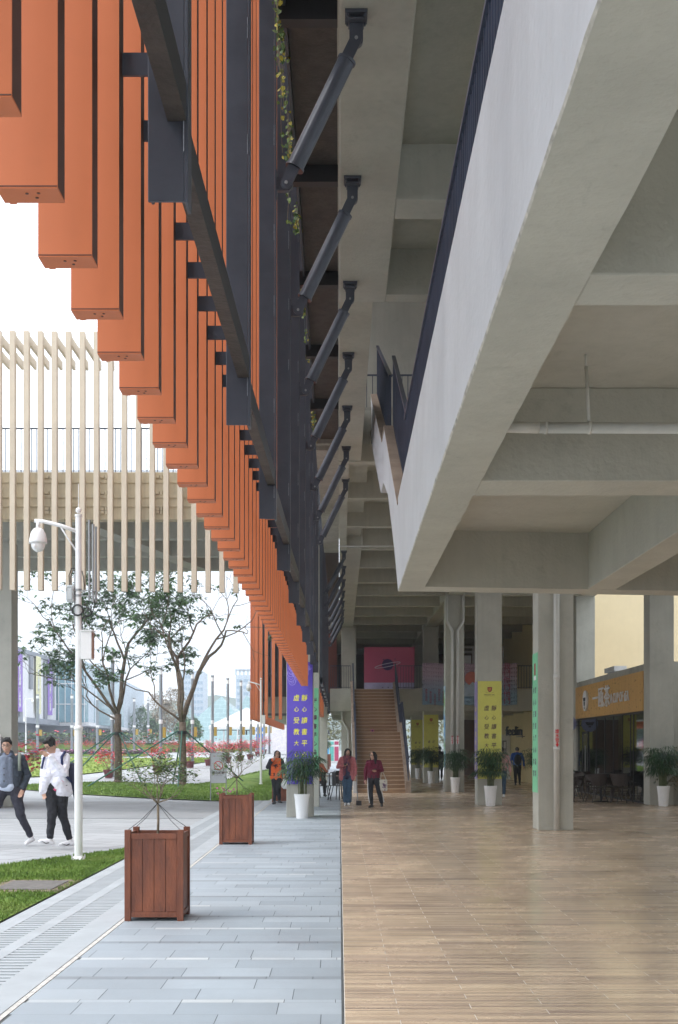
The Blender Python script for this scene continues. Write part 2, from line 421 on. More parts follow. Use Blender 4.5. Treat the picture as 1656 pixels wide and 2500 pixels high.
struct(MB().box(-60, -3.12, 29.4, 38.55, -.05, -.012).build('path', mat('grey_band_pavers', (.34, .35, .365), .75, var=.10, vs=.8, bump=.2)))
# ---- lawns
def lawn_mat(name, a, b_, c):
    m, nt, b = _nodes(name)
    tc = N(nt, 'ShaderNodeTexCoord')
    n = N(nt, 'ShaderNodeTexNoise', Scale=.9, Detail=8.0, Roughness=.7); L(nt, tc.outputs['Object'], n.inputs['Vector'])
    rp = N(nt, 'ShaderNodeValToRGB'); e = rp.color_ramp.elements; e.new(.5)
    for q, (p, cc) in zip(e, ((.32, a), (.5, b_), (.7, c))): q.position = p; q.color = (*cc, 1)
    L(nt, n.outputs['Fac'], rp.inputs[0]); L(nt, rp.outputs[0], b.inputs['Base Color']); b.inputs['Roughness'].default_value = .9
    b.inputs['Specular IOR Level'].default_value = .2
    nb = N(nt, 'ShaderNodeTexNoise', Scale=60.0, Detail=3.0); L(nt, tc.outputs['Object'], nb.inputs['Vector'])
    bp = N(nt, 'ShaderNodeBump', Strength=.9, Distance=.05); L(nt, nb.outputs[0], bp.inputs['Height']); L(nt, bp.outputs[0], b.inputs['Normal'])
    return m
M['lawn'] = lawn_mat('lawn_green', (.12, .20, .04), (.19, .31, .06), (.33, .41, .12))
M['lawn3'] = lawn_mat('lawn_yellowgreen', (.20, .30, .05), (.27, .37, .07), (.36, .40, .10))
def inpoly(x, y, P):
    c = False; j = len(P) - 1
    for i in range(len(P)):
        if (P[i][1] > y) != (P[j][1] > y) and x < (P[j][0] - P[i][0]) * (y - P[i][1]) / (P[j][1] - P[i][1]) + P[i][0]: c = not c
        j = i
    return c
def lawn(name, poly, label, n, h, z=.004, m=None, holes=(), dens=None):
    s = MB()
    s.add([(x, y, gz(x, y) + z) for x, y in poly], [tuple(range(len(poly)))])
    s.use(m or M['lawn']); s.m = [0] * len(s.f)
    X0, X1 = min(p[0] for p in poly), max(p[0] for p in poly); Y0, Y1 = min(p[1] for p in poly), max(p[1] for p in poly)
    k = 0
    while k < n:
        x = rnd.uniform(X0, X1); y = Y0 + (Y1 - Y0) * rnd.random() ** 1.15
        if not inpoly(x, y, poly): k += .3; continue
        k += 1
        if any(a < x < b and c < y < d for a, b, c, d in holes): continue
        zz = gz(x, y) + z; a = rnd.uniform(0, 6.28); hh = h * rnd.uniform(.5, 1.3); w = .004 + .0004 * y * h / .05
        dx, dy = math.cos(a) * w, math.sin(a) * w; lx, ly = rnd.uniform(-1, 1) * hh * .5, rnd.uniform(-1, 1) * hh * .5
        s.add([(x - dx, y - dy, zz - .005), (x + dx, y + dy, zz - .005), (x + lx, y + ly, zz + hh)], [(0, 1, 2)])
    o = s.build(name, None); tag(o, label, 'grass', kind='stuff'); return o
MH = (-3.95, -3.2, 14.2, 15.3)
lawn('grass', [(-3.13, 6.5), (-3.13, 20.9), (-4.65, 17.4), (-9, 7.3), (-9, 5)], 'bright green lawn around the foot of the nearest white pole', 90000, .034, holes=[MH])
lawn('grass', [(-2.15, 38.9), (-3.75, 38.75), (-6.2, 41.0), (-8.95, 44.3), (-13, 50.5), (-13.8, 56), (-12.5, 59.5), (-10.8, 60.5), (-9.6, 60), (-8.6, 57.5), (-7.6, 56), (-6.4, 57.5), (-5.6, 63), (-5.0, 72), (-4.4, 82), (-4.2, 95), (-3.3, 112), (-2.15, 112)], 'green lawn under the two staked trees', 36000, .06)
lawn('grass', [(-60, 66), (-16, 66), (-14.2, 69), (-13.2, 76), (-12.6, 84), (-12.6, 92), (-13.5, 103), (-22, 106), (-60, 106)], 'yellowish lawn beyond the pale path', 9000, .10, z=.03, m=M['lawn3'])
lawn('grass', [(-12.3, 84), (-10.4, 86), (-9.6, 95), (-10.2, 103), (-13.4, 104.5), (-12.2, 95)], 'strip of yellowish lawn between the flower pots', 1200, .10, z=.03, m=M['lawn3'])
mh = empty('manhole_cover', (-3.57, 14.75, 0), 'flat stone manhole cover set in the nearest lawn', 'manhole cover')
MB().box(-3.9, -3.24, 14.3, 15.2, -.02, .018).build('cover', mat('slate', (.16, .15, .14), .8, var=.2, vs=12, bump=.4), mh, bevel=.008)
mbb = MB().box(-4.02, -3.14, 14.1, 15.4, -.02, .008); mbb.build('surround', mat('bare_earth', (.23, .19, .13), 1, var=.4, vs=12, bump=.8), mh)
# painted/inlaid darker crossing band kept as plain paving

# ------------------------------------------------------------------ campus building
B = empty('campus_building', (4.2, 40, 0), 'raised concrete campus block with deep ribbed ceilings over an open hall', 'building')
def colbox(x0, x1, y0, y1, z0, z1, m=None, name='column'):
    return MB().box(x0, x1, y0, y1, z0, z1).build(name, m or M['conc'], B, bevel=.012)
ZS = 7.2
cols = {}
for k, yy in enumerate((24.8, 35.7, 46.5, 58.5, 68.7)):
    cols['A', k] = colbox(3.88, 4.57, yy, yy + .69, 0, 7.9)
cols['B', 0] = colbox(-1.23, -.605, 29.45, 30.1, 0, 7.19, M['concD'])
cols['B', 1] = colbox(-1.19, -.555, 34.75, 35.4, 0, 7.19)
cols['B', 2] = colbox(.09, .77, 58.6, 59.28, 0, 7.9)
cols['B', 3] = colbox(-1.19, -.555, 58.6, 59.28, 0, 7.19)
for yy in (35.75, 46.8): cols['R', yy] = colbox(8.73, 9.42, yy, yy + .69, 0, 7.9)
# level 3 slab, edge beam and coffers over the camera
b = MB(); b.box(0.0, .58, 2, 15.95, ZS, 8.2); b.build('edge_beam', M['conc'], B, bevel=.015)
b = MB(); b.box(.58, 10, 12.97, 13.45, ZS + .003, 7.775); b.build('ceiling_rib', M['conc'], B, bevel=.012)
b = MB(); b.box(.58, 10, 15.70, 15.95, ZS + .004, 8.2); b.build('ceiling_rib', M['conc'], B, bevel=.012)
b = MB(); b.box(.58, 10, 2, 12.97, 7.775, 8.2).box(.58, 10, 13.45, 15.70, 7.775, 8.2); b.build('ceiling_slab', M['rib'], B)
b = MB(); b.box(0.0, .42, 15.95, 24.8, ZS + .02, 8.19); b.build('edge_beam', M['rib'], B)
# hall ceiling
b = MB(); b.box(.6, 9.4, 24.8, 76, 7.8, 8.2); b.build('ceiling_slab', M['rib'], B)
b = MB(); b.box(0, .19, 24.8, 35.55, ZS, 8.2).box(.19, .6, 24.8, 35.55, 7.55, 8.2); b.build('edge_beam', M['conc'], B)
b = MB(); b.box(0, .62, 35.55, 58.55, ZS - .003, 8.2); b.build('edge_beam', M['conc'], B)
b = MB(); b.box(-.5, .62, 58.55, 76, ZS, 8.2); b.build('edge_beam', M['conc'], B)
Y = 24.8; k = 0
while Y < 76:
    b = MB(); b.box(.62, 3.96, Y, Y + .30, ZS + .006, 7.8).box(4.5, 9.4, Y, Y + .30, ZS + .006, 7.8)
    if Y < 35: b.box(.19, .62, Y, Y + .3, ZS + .004, 7.55)
    b.build('ceiling_rib', M['rib'], B); Y += 3.617 / 1.0; k += 1
b = MB(); b.box(3.96, 4.5, 24.8, 76, ZS, 7.8); b.build('main_beam', M['rib'], B)
b = MB(); b.box(8.8, 9.38, 24.8, 76, ZS, 7.8); b.build('main_beam', M['rib'], B)
# outer soffit panel between screen and hall
MB().box(-.44, -.015, 23.9, 36.4, ZS + .01, 8.19).build('outer_soffit', M['concD'], B)
MB().box(-.44, -.015, 23.75, 23.9, 7.3, 8.19).build('outer_soffit', M['concD'], B)
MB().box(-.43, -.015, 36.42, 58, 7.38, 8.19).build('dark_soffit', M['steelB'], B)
# level 3 wall and roof, seen through the stairwell opening
MB().box(-.4, 10, 26.6, 26.9, 8.2, 11.5).build('upper_wall', M['conc'], B)
MB().box(-.5, 10, 2, 60, 11.5, 11.8).build('roof_slab', M['rib'], B)
MB().box(9.4, 9.7, 2, 26.6, 8.2, 11.5).build('upper_wall', M['conc'], B)
MB().box(.42, 9.4, 24.8, 26.6, 8.2, 8.26).build('upper_floor', M['concD'], B)
r = MB(); r.box(.05, 2.4, 25.9, 25.93, 9.2, 9.23).box(.05, 2.4, 25.9, 25.93, 8.28, 8.31)
for i in range(20): r.box(.07 + i * .12, .085 + i * .12, 25.905, 25.92, 8.31, 9.2)
r.build('railing', M['rail'], B)
# unseen rest of the block: walls and slab added to cut front light
MB().box(.6, 14, -22.3, -22, -.02, 8.2).build('blocking_end_wall', M['conc'], B)
MB().box(13.7, 14, -22, 35.9, -.02, 4.3).build('side_wall', M['conc'], B)  # unseen wall added to hold back light, kept low to admit some
MB().box(9.01, 13.7, -4, 35.9, 7.9, 8.2).box(0, 9, -12, 1.99, 7.9, 8.2).build('ceiling_slab', M['rib'], B)
# gallery (level 2)
MB().box(2.62, 8.73, 56.5, 76, 3.5, 4.25).box(-.42, .5, 56.5, 76, 3.5, 4.25).box(.5, 2.62, 56.5, 76, 3.5, 4.245).build('gallery_slab', M['conc'], B)
b = MB(); b.box(-.42, .5, 56.4, 56.75, 3.26, 4.252).box(2.62, 8.73, 56.4, 56.75, 3.26, 4.252)
for Y in (60, 63.5, 67, 70.5, 74): b.box(-.42, 8.7, Y, Y + .3, 3.26, 3.5)
b.build('gallery_edge', M['conc'], B)
# shop side wall line X = 8.75
b = MB(); b.box(8.78, 9.0, 36.44, 46.8, 3.83, 4.03).build('lintel', M['greyM'] if 0 else M['concD'], B)
b = MB(); b.box(8.78, 9.0, 47.49, 76, 0, 4.25); b.build('hall_wall', M['yellowW'], B)
b = MB(); b.box(8.78, 9.0, 47.49, 76, 4.25, 7.8); b.build('hall_wall', M['yellowW'], B)
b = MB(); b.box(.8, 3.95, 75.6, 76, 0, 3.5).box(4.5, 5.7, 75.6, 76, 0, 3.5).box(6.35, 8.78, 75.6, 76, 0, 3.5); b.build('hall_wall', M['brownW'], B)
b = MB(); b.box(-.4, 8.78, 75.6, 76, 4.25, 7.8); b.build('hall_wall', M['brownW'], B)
MB().box(-1.3, -.12, 60.2, 60.4, 4.25, 7.2).build('panel_wall', mat('red_brown_panel', (.16, .045, .03), .6), B)
b = MB(); b.box(9.42, 10.86, 35.95, 36.2, 0, 4.06).box(10.86, 12.1, 35.95, 36.2, 2.75, 4.06).box(12.1, 16, 35.95, 36.2, 0, 4.06); b.build('side_wall', M['conc'], B)
wd = MB().box(9.62 - .45 + 1.65, 12.14, 35.99, 36.1, .05, 2.79).build('window', mat('window_dark', (.03, .035, .04), .15), B)
MB().box(10.9, 12.0, 35.97, 35.985, 2.52, 2.56).build('light_strip', mat('strip_lamp', (.3, .8, 1), .4, emit=((.25, .75, 1), 6)), wd)
# ducts on the shop roof
b = MB(); b.box(9.2, 9.62, 42.5, 44.1, 4.2, 4.36).box(9.25, 9.55, 42.7, 42.8, 4.0, 4.2).box(9.25, 9.55, 43.7, 43.8, 4.0, 4.2)
tag(b.build('roof_duct', mat('duct_foil', (.6, .6, .6), .4, metal=.4)), 'pale metal duct lying on top of the tea shop lintel', 'duct')
MB().box(9.0, 12, 36.44, 46.8, 3.85, 4.0).build('shop_roof', M['concD'], B)
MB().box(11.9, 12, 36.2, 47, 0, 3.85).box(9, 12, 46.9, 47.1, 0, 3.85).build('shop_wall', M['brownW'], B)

# courtyard building beyond
cb = empty('courtyard_building', (20, 62, 0), 'cream plastered block beyond the opening above the tea shop', 'building')
MB().box(9.2, 40, 62, 70, 0, 16).build('wall', M['creamW'], cb)
MB().box(9.1, 40, 61.9, 70.1, 16, 16.4).build('parapet', M['conc'], cb)

# downpipes
def downpipe(col, pts, r, lab=None):
    p = MB(); p.use(M['pvc']); p.path(pts, r, 14)
    for z in (1.55, 2.95, 4.9): 
        q = pts[0]; p.tube((q[0], q[1], z), (q[0], q[1], z + .09), r * 1.12, n=14)
    o = p.build('downpipe', None, col, smooth=True); return o
c0 = cols['A', 0]
dp = downpipe(c0, [(4.23, 24.73, 0), (4.23, 24.73, 7.3)], .057)
lb = MB().box(4.18, 4.28, 24.664, 24.668, 1.60, 1.93).build('pipe_label', M['white'], dp)
def pipe_label(col, x, y, z0, s=1):
    pl = text('废\n水\n管', .085 * s, (x, y, z0 + .22 * s), FC, M['red'], col, name='pipe_lettering', ext=.0008, off=.001)
    a = MB(); a.prism([(x - .014 * s, z0 + .10 * s), (x + .014 * s, z0 + .10 * s), (x + .014 * s, z0 + .06 * s), (x + .035 * s, z0 + .06 * s), (x, z0), (x - .035 * s, z0 + .06 * s), (x - .014 * s, z0 + .06 * s)], 'y', y - .002, y)
    a.build('arrow', M['red'], col)
pipe_label(c0, 4.23, 24.662, 1.62)
c2 = cols['A', 2]
for sx, xb in ((1, 4.32), (-1, 4.12)):
    p = MB(); xt = xb + (.2 if sx > 0 else -.2)
    p.path([(xb, 46.44, 0), (xb, 46.44, 5.9), (xt, 46.44, 6.25), (xt, 46.44, 7.3)], .055, 12)
    p.build('downpipe', M['pvc'], c2, smooth=True)
    MB().box(xb - .05, xb + .05, 46.376, 46.38, 1.75, 2.02).build('pipe_label', M['white'], c2)
    pipe_label(c2, xb, 46.373, 1.76, .85)
cB = cols['B', 2]
MB().path([(.42, 58.5, 0), (.42, 58.5, 2.4), (.13, 58.5, 2.9), (.13, 58.5, 3.4)], .05, 10).build('downpipe', M['pvc'], cB, smooth=True)
# sprinkler pipe under hall ceiling
sp = MB(); sp.path([(.0, 33.6, 6.95), (3.3, 33.6, 6.95)], .022, 8).path([(.6, 33.6, 6.95), (.6, 33.6, 7.5)], .012, 6).path([(1.55, 33.6, 6.95), (1.55, 33.6, 7.8)], .012, 6).path([(2.6, 33.6, 6.95), (2.6, 33.6, 7.8)], .012, 6).path([(3.3, 33.6, 6.9), (3.3, 33.6, 7.0)], .03, 8)
tag(sp.build('sprinkler_pipe', M['pvc'], None, smooth=True), 'thin pale pipe hung below the hall ceiling ribs', 'pipe')

# ------------------------------------------------------------------ footbridge with stair (level 2)
E = empty('elevated_walkway', (2, 9, 3.26), 'white sided raised walkway overhead with a stair climbing from its far end', 'footbridge')
fb_ = MB(); ns = 110; jr = random.Random(12)
ev = lambda a: jr.uniform(-a, a)
stn = []
for i in range(ns + 1):
    y = -4 + 17.44 * i / ns; xl = .548 + .072 * (y + 4) / 17.44; jb, jt = ev(.0035), ev(.003)
    stn.append([(xl + ev(.0015), y, 3.272 + jb), (xl, y, 4.25 + jt), (.88, y, 4.25), (.88 + ev(.003), y, 3.26), (xl + .006, y, 3.2605 + jb * .5)])
for a_, b_ in zip(stn, stn[1:]):
    q = a_ + b_
    fb_.use(M['concW']); fb_.add(q, [(0, 1, 6, 5), (1, 2, 7, 6)]); fb_.use(M['conc']); fb_.add(q, [(2, 3, 8, 7), (3, 4, 9, 8)]); fb_.use(mat('chipped_edge', (.46, .44, .38), .9, var=.3, vs=14)); fb_.add(q, [(4, 0, 5, 9)])
fb_.use(M['concW']); fb_.add(stn[-1], [(0, 1, 2, 3, 4)]); fb_.add(stn[0], [(4, 3, 2, 1, 0)])
fb_.build('fascia', None, E)
MB().prism([(.88, 13.06), (.88, 13.47), (9, 14.5), (9, 14.1)], 'z', 3.263, 4.2).build('end_beam', M['conc'], E)
MB().prism([(.881, -4), (.881, 13.2), (9, 14.2), (9, -4)], 'z', 3.85, 4.22).build('deck', M['conc'], E)
MB().box(2.6, 2.9, 8.37, 13.5, 3.266, 3.85).build('lengthwise_beam', M['conc'], E, bevel=.008)
for y0, y1 in ((4.47, 4.78), (7.92, 8.37), (.9, 1.2)):
    MB().box(.88, 9, y0, y1, 3.266, 3.85).build('cross_beam', M['conc'], E, bevel=.008)
# the fascia's soffit strip beside the coffers keeps the painted concrete of the beams
for xx in (6.9,):
    MB().box(xx, xx + .6, 13.6, 14.2, 0, 3.27).build('support_column', M['conc'], E)
st = MB(); prof = [(13.44, 3.26), (14.4, 3.86), (16.3, 4.86), (17.96, 5.36), (19.0, 5.42), (25.3, 7.75), (25.0, 8.55), (18.5, 6.06), (17.5, 6.02), (13.5, 4.19)]
st.prism(prof, 'x', .622, .74); st.build('stair_parapet', M['concW'], E)
st = MB(); prof2 = [(13.6, 3.4), (14.5, 3.95), (16.4, 4.96), (18.0, 5.46), (18.9, 5.5), (25.2, 7.9), (25.0, 8.2), (18.5, 5.85), (17.5, 5.8), (13.7, 4.1)]
st.prism(prof2, 'x', .74, 2.5); st.build('stair_flight', M['conc'], E)
st = MB()
cp = [(13.5, 4.19), (17.5, 6.02), (18.5, 6.06), (25.0, 8.55)]
for (ya, za), (yb, zb) in zip(cp, cp[1:]):
    st.prism([(ya, za), (yb, zb), (yb, zb + .03), (ya, za + .03)], 'x', .612, .76)
st.build('coping', M['coping'], E)
def railing(pts, x, h, sp=.105, name='railing', parent=None, post=.012, rail=(.025, .03), m=None):
    r = MB()
    for (ya, za), (yb, zb) in zip(pts, pts[1:]):
        n = max(1, int((yb - ya) / sp))
        r.prism([(ya, za + h), (yb, zb + h), (yb, zb + h + rail[1]), (ya, za + h + rail[1])], 'x', x - rail[0], x + rail[0])
        r.prism([(ya, za + .06), (yb, zb + .06), (yb, zb + .075), (ya, za + .075)], 'x', x - .01, x + .01)
        for i in range(n + 1):
            y = ya + (yb - ya) * i / n; z = za + (zb - za) * i / n
            r.box(x - post, x + post, y - .006, y + .006, z, z + h)
    return r.build(name, m or M['rail'], parent)
railing([(3.0, 4.27), (13.5, 4.27)], .71, .82, parent=E)
railing([(13.7, 4.24), (17.45, 6.05)], .745, .92, parent=E)
railing([(18.5, 6.09), (24.9, 8.55)], .745, .92, parent=E)
# drain pipe below deck with hanger
pb = MB(); pb.path([(1.14, 7.25, 3.43), (1.04, 7.25, 3.432), (.97, 7.29, 3.445), (.93, 7.37, 3.46), (.885, 7.5, 3.48)], .032, 14)
pb.path([(1.10, 7.25, 3.43), (8.5, 7.25, 3.41)], .031, 14)
for x in (1.17, 1.42): pb.tube((x, 7.25, 3.43), (x + .015, 7.25, 3.43), .036, n=14)
pb.path([(1.425, 7.25, 3.46), (1.41, 7.25, 3.78)], .010, 8); pb.path([(1.41, 7.25, 3.78), (1.405, 7.25, 3.86)], .006, 6)
tag(pb.build('drain_pipe', M['pvc'], None, smooth=True), 'cream plastic pipe hanging under the raised walkway on one rod', 'pipe')

# ------------------------------------------------------------------ main stair
S = empty('wooden_staircase', (1.5, 45.6, 0), 'long straight stair clad in brown wood tile rising to the gallery', 'staircase')
stp = None; zz = 0; yy = 45.6
stepm = MB(); stepm.use(M['stoneW']); stepm.box(-.86, .87, 0, .34, 0, .15)
stepm.use(M['nosing']); stepm.box(-.862, .872, -.012, .03, .132, .152)
s0 = stepm.build('step', None, S, world=False); n = 0; S0 = []
for i in range(28):
    o = s0 if i == 0 else s0.copy()
    if i: COL.objects.link(o)
    o.location = (0, yy - 45.6, zz); S0.append((yy, zz)); zz += .15; yy += .3
    if i == 14: 
        MB().box(.64, 2.37, yy, yy + 2.0, zz - .15, zz - .002).build('landing', M['stoneW'], S); yy += 1.95
TOPY = yy
b = MB(); L1 = (50.1, 2.25); L2 = (52.05, 2.25)
bp_ = [(45.6, 0), (45.6, .42), (50.0, 2.58), (51.9, 2.58), (56.4, 4.6), (56.4, 4.2), (52.05, 2.1), (50.1, 2.1), (45.95, 0)]
b.prism([(45.45, 0), (45.45, .42), (50.0, 2.62), (51.95, 2.62), (56.35, 4.55), (56.35, 3.9), (52.0, 1.9), (50.2, 1.9), (46.4, 0)], 'x', 2.372, 2.56); b.build('side_string', M['coping'], S)
b = MB(); b.prism([(45.45, 0), (45.45, .42), (50.0, 2.62), (51.95, 2.62), (56.35, 4.55), (56.35, 3.9), (52.0, 1.9), (50.2, 1.9), (46.4, 0)], 'x', .50, .638); b.build('side_string', M['concW'], S)
b = MB(); b.prism([(45.45, .42), (50.0, 2.62), (51.95, 2.62), (56.35, 4.55), (56.35, 4.58), (51.95, 2.65), (50.0, 2.65), (45.45, .45)], 'x', .49, .648); b.build('coping', M['coping'], S)
b = MB(); b.prism([(46.0, -.01), (50.2, 2.09), (52.1, 2.09), (56.3, 4.1), (56.3, 3.5), (52.3, 1.6), (50.4, 1.6), (47.2, -.01)], 'x', .642, 2.37); b.build('stair_soffit', M['concD'], S)
for xx in (.60, 2.47): railing([(45.5, .42), (50.0, 2.62), (51.95, 2.62), (56.3, 4.55)], xx, .78, sp=.11, parent=S, m=M['rail'], rail=(.03, .045))
def xrail(x0, x1, y, z, h, parent=None, sp=.12, name='railing', m=None, close=None):
    r = MB(); r.box(x0, x1, y - .02, y + .02, z + h, z + h + .03).box(x0, x1, y - .012, y + .012, z + .05, z + .07)
    n = int((x1 - x0) / sp)
    for i in range(n + 1): r.box(x0 + (x1 - x0) * i / n - .008, x0 + (x1 - x0) * i / n + .008, y - .008, y + .008, z, z + h)
    return r.build(name, m or M['rail'], parent)
gr = xrail(-.40, .50, 56.5, 4.255, 1.0, B, sp=.1); gr2 = xrail(2.6, 8.7, 56.5, 4.255, 1.0, B, sp=.12)
# two little square stickers on the risers
for k, (X, Zs) in enumerate(((1.35, 15), (1.55, 5))):
    yq, zq = S0[Zs]
    q = MB(); q.use(mat('pink_sticker', (.55, .16, .30), .5)); q.box(X - .07, X + .07, yq - .02, yq - .014, zq + .02, zq + .13)
    q.use(mat('violet_print', (.10, .04, .16), .5)); q.disc((X, yq - .022, zq + .075), .035, (0, 1, 0), .004, 14)
    tag(q.build('sticker', None), ('small pink square sticker on the upper half of the stair', 'small pink square sticker on the lower half of the stair')[k], 'sticker', 'pink stickers on the stair risers')
# ------------------------------------------------------------------ orange slat screen
XS = -.72; SP = .453; ZB = 3.03
SCR = empty('slat_screen', (-.7, 15, ZB), 'tall screen of overlapping orange metal slats on dark steel posts, nearest run overhead', 'facade screen')
def slat_mesh(z0=ZB, z1=12.0, w=.157, d=.088):
    b = MB(); b.use(M['orange'])
    # hollow channel: front web, two flanges, inner lip, closed foot plate with three holes
    b.box(-w, 0, 0, .006, z0, z1).box(-w, 0, .006, d, z0, z0 + .006).box(-w, -w + .006, .006, d, z0 + .006, z1)
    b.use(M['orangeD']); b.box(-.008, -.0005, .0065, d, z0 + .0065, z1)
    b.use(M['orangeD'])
    b.box(-w + .0, -.0005 + .0, -.0012, 0, z0 + .004, z0 + .007)
    for hx, hy in ((-.085, .03), (-.065, .055), (-.055, .028)):
        b.tube((hx, hy, z0 - .0015), (hx, hy, z0 + .001), .0045, n=8)
    b.use(M['orange']); b.box(-w + .012, -w + .03, d, d + .008, z0, z1)
    return b
sl0 = None; SY = []
y = 1.0 * XS * -1 * F / 800.3 - 2 * SP; k = 0
while y < 29.2:
    SY.append(y); y += SP
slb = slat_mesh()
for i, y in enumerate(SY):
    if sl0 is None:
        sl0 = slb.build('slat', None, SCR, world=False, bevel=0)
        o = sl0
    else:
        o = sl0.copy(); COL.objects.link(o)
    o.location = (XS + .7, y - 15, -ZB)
# steel posts, ties and slat holders
PY = [4.05 + 2.80 * i for i in range(-1, 10)]
STRUTS = []
for i, y in enumerate(PY):
    p = MB(); p.use(M['steel'])
    p.box(-.611, -.495, y, y + .012, 3.345, 12)           # web face
    p.box(-.611, -.601, y + .012, y + .085, 3.37, 12)
    p.box(-.494, -.482, y - .004, y + .09, 3.34, 12)      # inner flange
    p.use(M['weld'])
    z = 3.5
    while z < 11.5:
        h = rnd.uniform(.12, .22) * (1 + .1 * i) * .6
        if z < 3.8 or rnd.random() < .8: p.box(-.4995, -.493, y - .0052, y - .0035, z, z + h)
        z += rnd.uniform(.42, .6) * (1 + .09 * i)
    po = p.build('post', None, SCR, bevel=.002)
for i in range(len(PY) - 1):
    a, b_ = PY[i] + .09, PY[i + 1]
    t = MB(); t.use(M['steelB'])
    # tie beam, climbing slightly from the back of one post to the face of the next
    x0, x1 = -.548, -.488
    v = [(x0, a, 3.49), (x1, a, 3.49), (x1, a, 3.62), (x0, a, 3.62), (x0, b_, 3.60), (x1, b_, 3.60), (x1, b_, 3.72), (x0, b_, 3.72)]
    t.add(v, [(0, 1, 2, 3), (7, 6, 5, 4), (0, 4, 5, 1), (3, 2, 6, 7), (0, 3, 7, 4)]); t.use(M['black']); t.add(v, [(1, 5, 6, 2)])
    t.build('tie_beam', None, SCR)
for i, y in enumerate(SY):
    h = MB(); yy = y + .07
    if min(abs(yy - q) for q in PY) < .2: pass
    j = max([q for q in PY if q <= yy] or [PY[0]]); zt = 3.53 + .04 * (yy - j)
    h.box(XS + .0005, -.56, yy - .012, yy + .0, 3.83, 3.905)
    h.build('slat_bracket', M['steel'], SCR)
# bracing struts down from the level 3 slab
def strut(Y, xl=-.405, zl=5.90, xu=.128, zu=7.0, zs=ZS, xp=-.481, label=None, parent=None):
    s = empty('tubular_strut', (xu, Y, zs), label, 'strut', 'tubular steel struts bracing the orange screen')
    u, l = Vector((xu, Y, zu)), Vector((xl, Y, zl)); d = (l - u).normalized(); a = u + d * .16; c = l - d * .14
    b = MB(); b.tube(a, c, .066, n=24); b.tube(a, a + d * .02, .074, n=24); b.tube(c - d * .02, c, .074, n=24); b.build('tube', M['steel'], s, smooth=False)
    for f in s.children: pass
    def lug(p, q, w, th=.022, nm='lug', off=0):
        n = (Vector(q) - Vector(p)).normalized(); sd = Vector((n.z, 0, -n.x)) * w
        bb = MB(); P, Q = Vector(p), Vector(q); pts = [P + sd, Q + sd * .95, Q - sd * .95, P - sd]
        # rounded nose at q
        k = 10; arc = []
        a0 = math.atan2(sd.z, sd.x)
        for i in range(k + 1):
            t = a0 + (math.pi * i / k) * (1 if (Vector((math.cos(a0 + .1), 0, math.sin(a0 + .1))) - Vector((math.cos(a0), 0, math.sin(a0)))).dot(n) > 0 else -1)
            arc.append((Q.x + math.cos(t) * w, Q.z + math.sin(t) * w))
        poly = [(P.x - sd.x, P.z - sd.z), (P.x + sd.x, P.z + sd.z)] + arc
        bb.prism(poly, 'y', P.y - th + off, P.y + th + off); return bb
    b = lug((xu, Y, zs - .03), u, .052); b.box(xu - .085, xu + .085, Y - .085, Y + .085, zs - .028, zs - .002)
    b.box(xu - .06, xu + .06, Y - .07, Y + .07, zs - .075, zs - .06)
    for qx in (-.065, .065):
        for qy in (-.065, .065): b.tube((xu + qx, Y + qy, zs - .05), (xu + qx, Y + qy, zs - .028), .010, n=6)
    b.build('base_plate', M['steel'], s)
    b = lug((xp, Y, zl), l, .052); b.box(xp - .001, xp + .006, Y - .04, Y + .04, zl - .1, zl + .1); b.build('post_lug', M['steel'], s)
    lug(a, u, .045, .008, off=-.032).build('fork', M['steel'], s); lug(c, l, .045, .008, off=-.032).build('fork', M['steel'], s)
    for q in (u, l): MB().tube((q.x, Y - .052, q.z), (q.x, Y + .03, q.z), .013, n=8).build('pin', M['greyM'], s)
    return s
names = ['tubular strut nearest the camera, overhead at the top of the picture', 'second tubular strut back from the camera', 'third tubular strut of the near row, under the end of the coffered slab', 'fourth tubular strut of the near row', 'fifth tubular strut of the near row', 'sixth, scuffed and whitened tubular strut of the near row', 'last and lowest tubular strut of the near row']
for k, y in enumerate(PY[3:10]):
    strut(y + .04, label=names[k], zs=ZS if y < 15.9 else ZS + .02)
s0 = None
far = ['first', 'second', 'third', 'fourth', 'fifth', 'sixth', 'last']
YF = [36.0 + 3.05 * i for i in range(7)]
for k, y in enumerate(YF):
    if s0 is None: s0 = strut(y, label='first strut of the far row beyond the pale outer soffit', xl=-.38, zl=6.0, xu=.13, zu=6.98, zs=ZS - .003)
    else: dup(s0, (s0.location.x, y, s0.location.z), '%s strut of the far row under the hall ceiling edge' % far[k])
# far run of the same screen
SC2 = empty('slat_screen', (-.7, 55, ZB), 'far run of orange slats beyond the green bannered column', 'facade screen')
sb2 = slat_mesh(z1=10.5); s2 = None; y = 38.0; i = 0
while y < 70:
    if s2 is None: s2 = sb2.build('slat', None, SC2, world=False); o = s2
    else: o = s2.copy(); COL.objects.link(o)
    o.location = (XS + .7, y - 55, -ZB); y += SP; i += 1
y = 37.6
while y < 70: 
    MB().box(-.66, -.50, y, y + .1, 3.5, 10.5).build('post', M['steel'], SC2); y += 2.9
MB().box(-.58, -.505, 37.6, 69, 3.55, 3.7).build('tie_beam', M['steel'], SC2)
SC3 = empty('slat_screen', (-2, 82, ZB), 'farthest small run of orange slats seen under the gallery edge', 'facade screen')
s3 = None
for i in range(40):
    if s3 is None: s3 = slat_mesh(z1=8, w=.3).build('slat', None, SC3, world=False); o = s3
    else: o = s3.copy(); COL.objects.link(o)
    o.location = (.6 , i * .62 - 2, -ZB)
    
